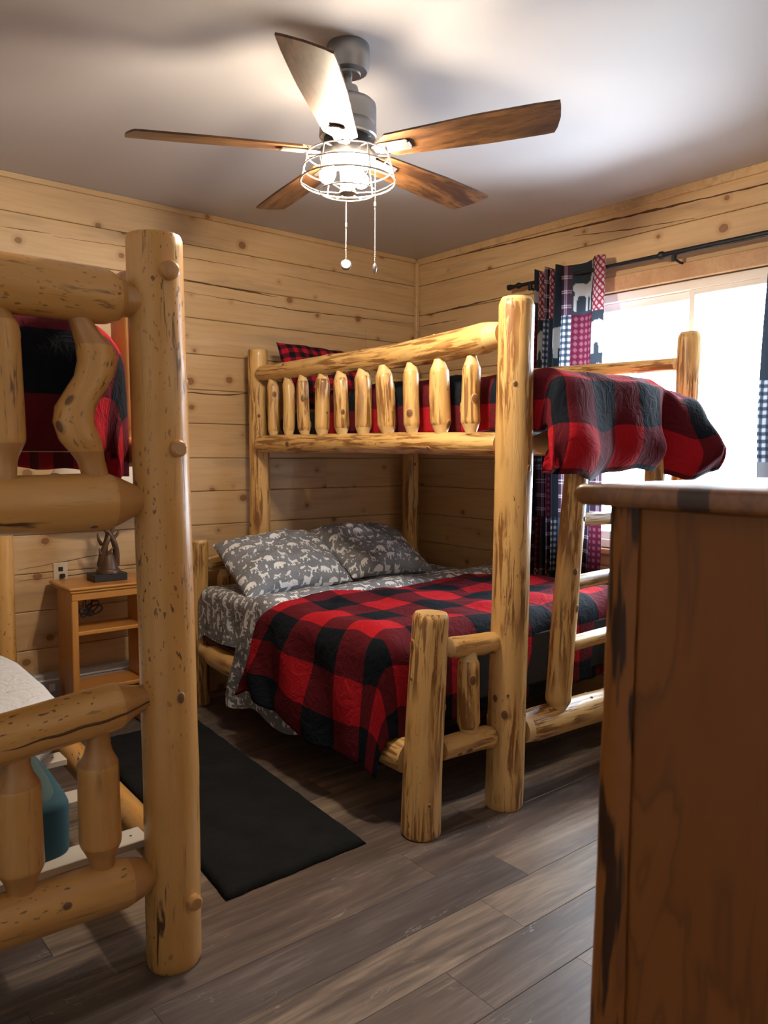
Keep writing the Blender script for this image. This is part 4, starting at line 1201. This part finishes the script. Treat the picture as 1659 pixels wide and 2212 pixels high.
# ================================================================== RUG
c00, c10, c11, c01 = (1.189, 2.270), (1.791, 2.286), (1.905, 3.98), (1.303, 3.97)
st = 0.02; nu, nv = 34, 86
u, v = np.meshgrid(np.linspace(0, 1, nu), np.linspace(0, 1, nv))
X = (1 - u) * (1 - v) * c00[0] + u * (1 - v) * c10[0] + u * v * c11[0] + (1 - u) * v * c01[0]
Y = (1 - u) * (1 - v) * c00[1] + u * (1 - v) * c10[1] + u * v * c11[1] + (1 - u) * v * c01[1]
ed = np.minimum(np.minimum(u, 1 - u) * 0.6, np.minimum(v, 1 - v) * 1.7)
X = X + 0.004 * vnoise(u * 9, v * 30, 3) * (ed < 0.02); Y = Y + 0.004 * vnoise(u * 12, v * 20, 6) * (ed < 0.02)
Z = 0.004 + 0.020 * np.clip(ed / 0.015, 0, 1) ** 0.5 + 0.0015 * vnoise(u * 30, v * 80, 8)
tag(grid_mesh('rug', np.stack([X, Y, Z], -1), M['rug'], None, solid=0.004), 'charcoal shag runner rug on the floor between the bunks', 'rug')

# ================================================================== NIGHTSTAND, LAMP, OUTLET, HEATER
ns = empty('nightstand', (1.47, 4.18, 0), 'open orange pine nightstand with a middle shelf against the plank wall', 'nightstand')
def nb(name, x0, x1, y0, y1, z0, z1, mat='orange_pine', bev=0.004):
    g = G(); g.box(x0, x1, y0, y1, z0, z1, 0, bev); return g.build(name, M[mat], ns, smooth=False)
nb('top', 1.243, 1.697, 4.03, 4.372, 0.790, 0.806, bev=0.006); nb('top_molding', 1.252, 1.688, 4.04, 4.372, 0.775, 0.790, bev=0.005)
nb('side_panel', 1.268, 1.290, 4.075, 4.31, 0.0, 0.775, 'orange_pine_v'); nb('side_panel', 1.650, 1.672, 4.075, 4.31, 0.0, 0.775, 'orange_pine_v')
nb('front_stile', 1.262, 1.296, 4.052, 4.075, 0.0, 0.735, 'orange_pine_v'); nb('front_stile', 1.644, 1.678, 4.052, 4.075, 0.0, 0.735, 'orange_pine_v')
nb('apron', 1.262, 1.678, 4.050, 4.072, 0.735, 0.775)
nb('shelf', 1.290, 1.650, 4.078, 4.30, 0.545, 0.567); nb('bottom_shelf', 1.290, 1.650, 4.078, 4.30, 0.24, 0.262)

lamp = empty('table_lamp', (1.50, 4.20, 0.806), 'antler table lamp with a black block base on the nightstand', 'lamp')
g = G(); g.bevbox((1.50, 4.20, 0.826), (0.090, 0.060, 0.020), 0.003); g.build('base', M['black'], lamp, smooth=False)
g = G(); g.lathe([(0.030, 0.95), (0.047, 0.90), (0.054, 0.868), (0.060, 0.866), (0.064, 0.858), (0.064, 0.846)], 24, (1.505, 4.20)); g.build('collar', M['antler'], lamp)
def antler(name, pts, rad):
    g = G(); P = [Vector(p) for p in pts]; Q = []; R_ = []
    for i in range(len(P) - 1):
        for q in range(5):
            t_ = q / 5; a = P[max(i - 1, 0)]; b = P[i]; c = P[i + 1]; d = P[min(i + 2, len(P) - 1)]
            Q.append(0.5 * ((2 * b) + (c - a) * t_ + (2 * a - 5 * b + 4 * c - d) * t_ ** 2 + (3 * b - 3 * c + d - a) * t_ ** 3)); R_.append(rad[i] + (rad[i + 1] - rad[i]) * t_)
    Q.append(P[-1]); R_.append(rad[-1])
    g.tube(Q, R_, 10); return g.build(name, M['antler'], lamp)
cx_, cy_ = 1.505, 4.20
antler('antler', [(cx_ - 0.040, cy_, 0.885), (cx_ - 0.036, cy_ - 0.02, 0.955), (cx_ - 0.012, cy_ - 0.028, 1.02), (cx_ + 0.022, cy_ - 0.01, 1.085), (cx_ + 0.035, cy_, 1.16)], [0.020, 0.016, 0.014, 0.013, 0.008])
antler('antler', [(cx_ + 0.042, cy_, 0.885), (cx_ + 0.040, cy_ - 0.015, 0.96), (cx_ + 0.018, cy_ - 0.03, 1.03), (cx_ - 0.008, cy_ - 0.01, 1.09), (cx_ - 0.02, cy_ + 0.01, 1.16)], [0.022, 0.017, 0.014, 0.012, 0.008])
antler('antler', [(cx_, cy_ + 0.035, 0.885), (cx_ - 0.005, cy_ + 0.03, 0.97), (cx_ + 0.01, cy_ + 0.02, 1.05), (cx_, cy_, 1.12)], [0.020, 0.016, 0.014, 0.010])
for pts in (((-0.032, 0, 1.0), (-0.050, -0.01, 1.03), (-0.058, -0.012, 1.065)), ((0.020, -0.02, 1.03), (0.044, -0.022, 1.05), (0.054, -0.024, 1.075)),
            ((-0.036, -0.02, 0.945), (-0.050, -0.028, 0.96), (-0.056, -0.03, 0.985)), ((-0.02, -0.02, 0.93), (0.005, -0.028, 0.965), (0.020, -0.03, 0.985)),
            ((0.01, -0.02, 1.06), (0.03, -0.02, 1.10), (0.045, -0.02, 1.135)), ((-0.01, -0.02, 1.07), (-0.03, -0.02, 1.095), (-0.038, -0.02, 1.12))):
    antler('tine', [(cx_ + a, cy_ + b, c) for a, b, c in pts], [0.011, 0.008, 0.002])
g = G(); g.lathe([(0.004, 1.40), (0.004, 1.10)], 8, (cx_, cy_)); g.build('stem', M['antler'], lamp)
g = G(); P = []
n = 40
prof = [(0.16, 1.47), (0.22, 1.45), (0.275, 1.405), (0.30, 1.345), (0.305, 1.27)]
prof = [(r * 0.98, z) for r, z in prof]
vs = []; fs_ = []
for r, z in prof:
    for j in range(n): vs.append((cx_ + r * math.cos(2 * math.pi * j / n), cy_ - 0.115 * 0 + r * 0.55 * math.sin(2 * math.pi * j / n), z))
for i in range(len(prof) - 1):
    for j in range(n): fs_.append((i * n + j, (i + 1) * n + j, (i + 1) * n + (j + 1) % n, i * n + (j + 1) % n))
fs_.append(tuple(range(n)))
g.add(vs, fs_); sh = g.build('lamp_shade', M['shade'], lamp)
md = sh.modifiers.new('thickness', 'SOLIDIFY'); md.thickness = 0.003
g = G()
for k_, (dx, dz, ln) in enumerate(((0.055, 0.06, 1.0), (0.085, 0.02, 1.0), (0.060, -0.015, 0.7), (-0.06, 0.03, 0.7), (-0.045, -0.03, 0.6), (0.02, 0.10, 1.0))):
    c = Vector((1.385, 4.20, 0.64)); pts = []
    d_ = Vector((dx, 0.02 * (k_ % 3 - 1), dz)); sd = Vector((-dz, 0.01, dx)).normalized() * 0.022 * ln
    for q in range(17):
        a = 2 * math.pi * q / 16
        pts.append(c + d_ * (0.5 - 0.5 * math.cos(a)) * ln + sd * math.sin(a))
    g.tube(pts, 0.0042, 6)
g.tube([(1.385, 4.20, 0.64), (1.388, 4.22, 0.70), (1.382, 4.26, 0.76), (1.375, 4.325, 0.772), (1.36, 4.385, 0.80)], 0.003, 6)
lc_ = g.build('power_cord', M['black'], lamp)

ot = empty('wall_outlet', (1.315, YB, 0.84), 'beige wall outlet plate just above the nightstand', 'outlet')
g = G(); g.bevbox((1.315, YB - 0.003, 0.838), (0.038, 0.0035, 0.057), 0.003); g.build('cover_plate', M['plate'], ot, smooth=False)
g = G(); g.bevbox((1.322, YB - 0.012, 0.822), (0.013, 0.012, 0.010), 0.003); g.build('plug', M['black'], ot, smooth=False)
g = G(); g.bevbox((1.315, YB - 0.0068, 0.858), (0.012, 0.0012, 0.012), 0.0008); g.build('socket', M['black'], ot, smooth=False)

ht = empty('baseboard_heater', (0.9, YB, 0.03), 'pale grey electric baseboard heater along the back wall', 'heater')
g = G(); g.box(-0.3, 1.86, YB - 0.058, YB - 0.001, 0.06, 0.300, 0, 0.008); g.build('casing', M['heater'], ht, smooth=False)
g = G(); g.box(-0.28, 1.84, YB - 0.064, YB - 0.052, 0.262, 0.272, 0, 0.002); g.build('grille', M['vinyl'], ht, smooth=False)
g = G(); g.box(1.225, 1.255, YB - 0.066, YB - 0.055, 0.205, 0.245, 0, 0.002); g.build('label_plate', M['vinyl'], ht, smooth=False)
g = G(); g.box(-0.29, 1.85, YB - 0.050, YB - 0.005, 0.0, 0.062, 0, 0.002); g.build('foot_channel', M['black_metal'], ht, smooth=False)

# ================================================================== CURTAINS AND ROD
RX, RZ = 3.805, 2.553
rod = empty('curtain_rod', (RX, 2.6, RZ), 'black metal curtain rod above the window', 'curtain rod')
g = G(); g.tube([(RX, 3.37, RZ), (RX, 2.30, RZ)], 0.0115, 14); g.build('thin_tube', M['black_metal'], rod)
g = G(); g.tube([(RX, 2.34, RZ), (RX, 0.70, RZ)], 0.0145, 14); g.build('thick_tube', M['black_metal'], rod)
g = G(); g.tube([(RX, 2.36, RZ), (RX, 2.352, RZ), (RX, 2.335, RZ), (RX, 2.327, RZ)], [0.014, 0.021, 0.021, 0.015], 14); g.build('joint_collar', M['black_metal'], rod)
g = G(); g.tube([(RX, 3.42, RZ), (RX, 3.413, RZ), (RX, 3.395, RZ), (RX, 3.375, RZ), (RX, 3.345, RZ), (RX, 3.335, RZ), (RX, 3.322, RZ), (RX, 3.312, RZ), (RX, 3.30, RZ)],
                 [0.011, 0.018, 0.018, 0.013, 0.013, 0.019, 0.019, 0.014, 0.012], 14); g.build('finial', M['black_metal'], rod)
for yy in (3.235, 2.27):
    g = G(); g.bevbox((RX, yy, RZ - 0.022), (0.010, 0.011, 0.022), 0.003); g.tube([(RX, yy, RZ - 0.03), (RX + 0.06, yy, RZ - 0.04), (XR - 0.017, yy, RZ - 0.04)], 0.007, 8)
    g.build('bracket', M['black_metal'], rod, smooth=False)

SLATE = np.array((0.026, 0.033, 0.044)); PALE = np.array((0.32, 0.32, 0.32)); WINE = np.array((0.065, 0.009, 0.021)); PLUM = np.array((0.024, 0.013, 0.022))
def patch(kind, a, b, w_, h_):
    """a,b metres inside a patch -> colour"""
    sh_ = a.shape; C = np.zeros(sh_ + (3,))
    if kind == 'lattice':
        C[:] = (0.17, 0.025, 0.04); p = 0.040
        q = (np.abs(((a + b) / p) % 1 - 0.5) < 0.30) & (np.abs(((a - b) / p) % 1 - 0.5) < 0.30); C[q] = (0.42, 0.30, 0.32)
    elif kind == 'dots':
        C[:] = WINE; p = 0.036
        q = ((a % p - p / 2) ** 2 + (b % p - p / 2) ** 2) < 0.0105 ** 2; C[q] = (0.14, 0.048, 0.07)
    elif kind == 'plaid':
        C[:] = PLUM
        C[(a % 0.11) < 0.045] *= 1.9
        l1 = (np.abs(b % 0.085 - 0.04) < 0.003) | (np.abs(b % 0.085 - 0.054) < 0.003); l2 = (np.abs(a % 0.075 - 0.03) < 0.003) | (np.abs(a % 0.075 - 0.042) < 0.003)
        C[l1 | l2] = (0.20, 0.15, 0.19); C[l1 & l2] = (0.6, 0.52, 0.58)
    elif kind == 'gingham':
        p = 0.036
        x_ = (a / p) % 1 < 0.5; y_ = (b / p) % 1 < 0.5
        C[:] = (0.022, 0.03, 0.05); C[x_ ^ y_] = (0.06, 0.075, 0.10); C[x_ & y_] = (0.34, 0.38, 0.44)
    elif kind in ('bear', 'deer'):
        C[:] = SLATE
        s_ = {'bear': 0.22, 'deer': 0.18}[kind]
        sy_ = {'bear': 0.34, 'deer': 0.27}[kind]
        q = pip(BEAR if kind == 'bear' else DEER, (a - w_ / 2) / s_ + 0.5, (b - h_ / 2) / sy_ + (0.28 if kind == 'bear' else 0.52)); C[q] = PALE
    elif kind == 'slate':
        C[:] = SLATE
    elif kind == 'grey':
        C[:] = (0.16, 0.16, 0.18)
    return C
TABLE = [['lattice', 'deer', 'plaid', 'slate', 'lattice', 'plaid'], ['bear', 'dots', 'gingham', 'bear', 'slate', 'gingham'],
         ['plaid', 'gingham', 'deer', 'dots', 'plaid', 'lattice'], ['gingham', 'plaid', 'plaid', 'lattice', 'gingham', 'dots'],
         ['plaid', 'slate', 'plaid', 'slate', 'dots', 'plaid'], ['dots', 'plaid', 'slate', 'gingham', 'plaid', 'slate']]
def curtain_mesh(name, path, ztop, zbot, cuts, table, rows_z, parent, step=0.006, topwave=None, lean=0.0):
    P = np.array(path); seg = np.hypot(*np.diff(P, axis=0).T); al = np.concatenate([[0], np.cumsum(seg)])
    s = np.arange(0, al[-1], step); y = np.interp(s, al, P[:, 0]); x = np.interp(s, al, P[:, 1])
    for _ in range(3):      # soften the corners of the plan curve
        ker = np.ones(5) / 5
        yp = np.convolve(np.pad(y, 2, 'edge'), ker, 'valid'); xp = np.convolve(np.pad(x, 2, 'edge'), ker, 'valid'); y, x = yp, xp
    z = np.arange(zbot, ztop, step)
    Sg, Zg = np.meshgrid(s, z); Yg = np.tile(y, (len(z), 1)); Xg = np.tile(x, (len(z), 1))
    d = (ztop - Zg)
    Yg = Yg + 0.012 * np.sin(d * 3.0) * np.clip(d, 0, 1) + lean * np.clip(d, 0, 1); Xg = Xg + 0.008 * vnoise(Sg * 8, d * 2, 3)
    if topwave is not None: Zg = Zg + topwave(Sg) * np.clip(1 - d / 0.05, 0, 1)
    C = np.zeros(Sg.shape + (3,))
    rz = rows_z
    for ri in range(len(rz) - 1):
        for ci in range(len(cuts) - 1):
            m = (Sg >= cuts[ci]) & (Sg < cuts[ci + 1]) & (Zg <= rz[ri]) & (Zg > rz[ri + 1])
            if not m.any(): continue
            col = patch(table[ri % len(table)][ci % len(table[0])], Sg - cuts[ci], Zg - rz[ri + 1], cuts[ci + 1] - cuts[ci], rz[ri] - rz[ri + 1])
            C[m] = col[m]
    return grid_mesh(name, np.stack([Xg, Yg, Zg], -1), M['curtain'], parent, col=C)
cl = empty('curtain', (RX, 2.92, 0.35), 'patchwork lodge curtain with deer and bear bunched at the corner end of the rod', 'curtain', 'patchwork curtains')
path = [(2.655, 3.772), (2.70, 3.765), (2.745, 3.775), (2.79, 3.825), (2.85, 3.845), (2.905, 3.80), (2.945, 3.762), (2.975, 3.77)]
yy = 2.975; k_ = 0
while yy < 3.165:
    yy += 0.020; path.append((yy, 3.86 if k_ % 2 == 0 else 3.755)); k_ += 1
curtain_mesh('panel', path, 2.615, 0.35, [0, 0.105, 0.30, 0.42, 0.60, 0.80, 1.0, 1.25, 1.5, 2.0], TABLE, [2.63, 2.318, 2.02, 1.72, 1.42, 1.12, 0.8, 0.5, 0.2], cl,
             topwave=lambda s: 0.012 * np.sin(s * 14))
def grommet(y, x, ang, parent):
    g = G(); n = 28; c = Vector((x, y, RZ)); ax = Vector((math.sin(ang), math.cos(ang), 0)); sd = Vector((math.cos(ang), -math.sin(ang), 0))
    g.tube([c + (sd * math.cos(2 * math.pi * j / n) + Vector((0, 0, 1)) * math.sin(2 * math.pi * j / n)) * 0.0235 for j in range(n)], 0.0045, 8, 0, False, True)
    return g.build('grommet', M['ring'], parent)
grommet(2.708, RX, 0.35, cl); grommet(2.952, RX, -0.5, cl); grommet(3.06, RX, 0.2, cl)
cr = empty('curtain', (RX, 1.50, 0.35), 'patchwork lodge curtain at the right edge of the photo', 'curtain', 'patchwork curtains')
path = []; yy = 1.755; k_ = 0
while yy > 1.15: path.append((yy, 3.765 if k_ % 2 == 0 else 3.845)); yy -= 0.065; k_ += 1
curtain_mesh('panel', path, 2.615, 0.35, [0, 0.16, 0.34, 0.52, 0.7, 0.9, 1.1, 1.4, 2.0],
             [['slate', 'lattice', 'dots', 'deer'], ['slate', 'plaid', 'bear', 'dots'], ['gingham', 'slate', 'plaid', 'lattice'], ['gingham', 'plaid', 'slate', 'dots'], ['grey', 'dots', 'plaid', 'slate']],
             [2.63, 2.25, 1.86, 1.66, 1.47, 1.15, 0.8, 0.5, 0.2], cr, lean=0.035)
grommet(1.72, RX, 0.3, cr)

# ================================================================== DRESSER
dr = empty('dresser', (1.70, 0.48, 0), 'tall stained pine dresser with a glossy top at the right edge', 'dresser')
DX0, DX1, DY0, DY1, DZ = 1.062, 2.30, 0.215, 0.735, 1.420
def dbox(name, x0, x1, y0, y1, z0, z1, mat, bev=0.004, parent=dr):
    g = G(); g.box(x0, x1, y0, y1, z0, z1, 0, bev); return g.build(name, M[mat] if isinstance(mat, str) else mat, parent, smooth=False)
dbox('side_panel', DX0 + 0.006, DX0 + 0.03, DY0, DY1 - 0.052, 0.06, DZ, 'dresser')
dbox('side_panel', DX1 - 0.03, DX1 - 0.006, DY0, DY1 - 0.052, 0.06, DZ, 'dresser')
def stile(x0, x1):
    g = G(); vs = []; zs = np.linspace(0, DZ, 18)
    for z in zs:
        fl = 0.020 * (1 - z / DZ)
        pr = [(x0, DY1 - 0.056), (x0 - 0.004, DY1 - 0.04), (x0 - 0.004, DY1 - 0.014 + fl), (x0 + 0.004, DY1 - 0.003 + fl), (x0 + 0.016, DY1 + fl), (x1, DY1 + fl), (x1, DY1 - 0.056)]
        r_ = random.Random(int(z * 1000))
        vs += [(a + r_.uniform(-0.001, 0.001), b + r_.uniform(-0.0015, 0.0015), z) for a, b in pr]
    n_ = 7; fs_ = []
    for i in range(len(zs) - 1):
        for j in range(n_): fs_.append((i * n_ + j, (i + 1) * n_ + j, (i + 1) * n_ + (j + 1) % n_, i * n_ + (j + 1) % n_))
    fs_ += [tuple(range(n_)), tuple((len(zs) - 1) * n_ + j for j in range(n_ - 1, -1, -1))]
    g.add(vs, fs_); return g.build('corner_stile', M['dresser_stile'], dr)
stile(DX0, DX0 + 0.06); stile(DX1 - 0.06, DX1)
dbox('back_panel', DX0 + 0.03, DX1 - 0.03, DY0, DY0 + 0.012, 0.08, DZ - 0.01, 'dresser')
dbox('plinth', DX0 + 0.06, DX1 - 0.06, DY1 - 0.05, DY1 - 0.02, 0.02, 0.10, 'dresser')
nrow = 6
for i in range(nrow):
    z0 = 0.11 + i * (DZ - 0.13) / nrow; z1 = z0 + (DZ - 0.13) / nrow - 0.01
    for a, b in ((DX0 + 0.065, (DX0 + DX1) / 2 - 0.005), ((DX0 + DX1) / 2 + 0.005, DX1 - 0.065)):
        d_ = dbox('drawer', a, b, DY0 + 0.05, DY1 - 0.006, z0, z1, M['dresser_top'], 0.006)
        g = G(); kc = Vector(((a + b) / 2, DY1 - 0.006, (z0 + z1) / 2)); g.tube([kc, kc + Vector((0, 0.012, 0)), kc + Vector((0, 0.018, 0)), kc + Vector((0, 0.026, 0))], [0.008, 0.008, 0.017, 0.012], 14)
        g.build('knob', M['black_metal'], d_)
# top: glued boards running the length of the dresser, ends visible on the near side
edges = [DY0 - 0.0, 0.285, 0.36, 0.425, 0.485, 0.548, 0.596, 0.655, 0.712, 0.775]
for i, (a, b) in enumerate(zip(edges[:-1], edges[1:])):
    front = i == len(edges) - 2
    g = G()
    if front:
        prof = [(a, DZ), (b - 0.012, DZ), (b - 0.004, DZ + 0.004), (b, DZ + 0.012), (b, DZ + 0.022), (b - 0.004, DZ + 0.030), (b - 0.012, DZ + 0.034), (a, DZ + 0.034)]
    else:
        prof = [(a, DZ), (b, DZ), (b, DZ + 0.034), (a, DZ + 0.034)]
    xs_ = [(DX0 - 0.030, 0.012), (DX0 - 0.033, 0.006), (DX0 - 0.026, 0.0)]
    n_ = len(prof); vs = []; fs_ = []
    zc = DZ + 0.017
    ends = [(DX0 - 0.034, 0.55), (DX0 - 0.031, 0.82), (DX0 - 0.024, 1.0), (DX1 + 0.024, 1.0), (DX1 + 0.031, 0.82), (DX1 + 0.034, 0.55)]
    for x_, k_ in ends: vs += [(x_, y_, zc + (z_ - zc) * k_) for y_, z_ in prof]
    for q in range(len(ends) - 1):
        for j in range(n_): fs_.append((q * n_ + j, (q + 1) * n_ + j, (q + 1) * n_ + (j + 1) % n_, q * n_ + (j + 1) % n_))
    fs_ += [tuple(range(n_)), tuple((len(ends) - 1) * n_ + j for j in range(n_ - 1, -1, -1))]
    g.add(vs, fs_)
    import bmesh
    o = g.build('top_board', M['dresser_top_dark'] if i == 5 else M['dresser_top'], dr, smooth=True)
    b_ = bmesh.new(); b_.from_mesh(o.data); bmesh.ops.recalc_face_normals(b_, faces=b_.faces); b_.to_mesh(o.data); b_.free()
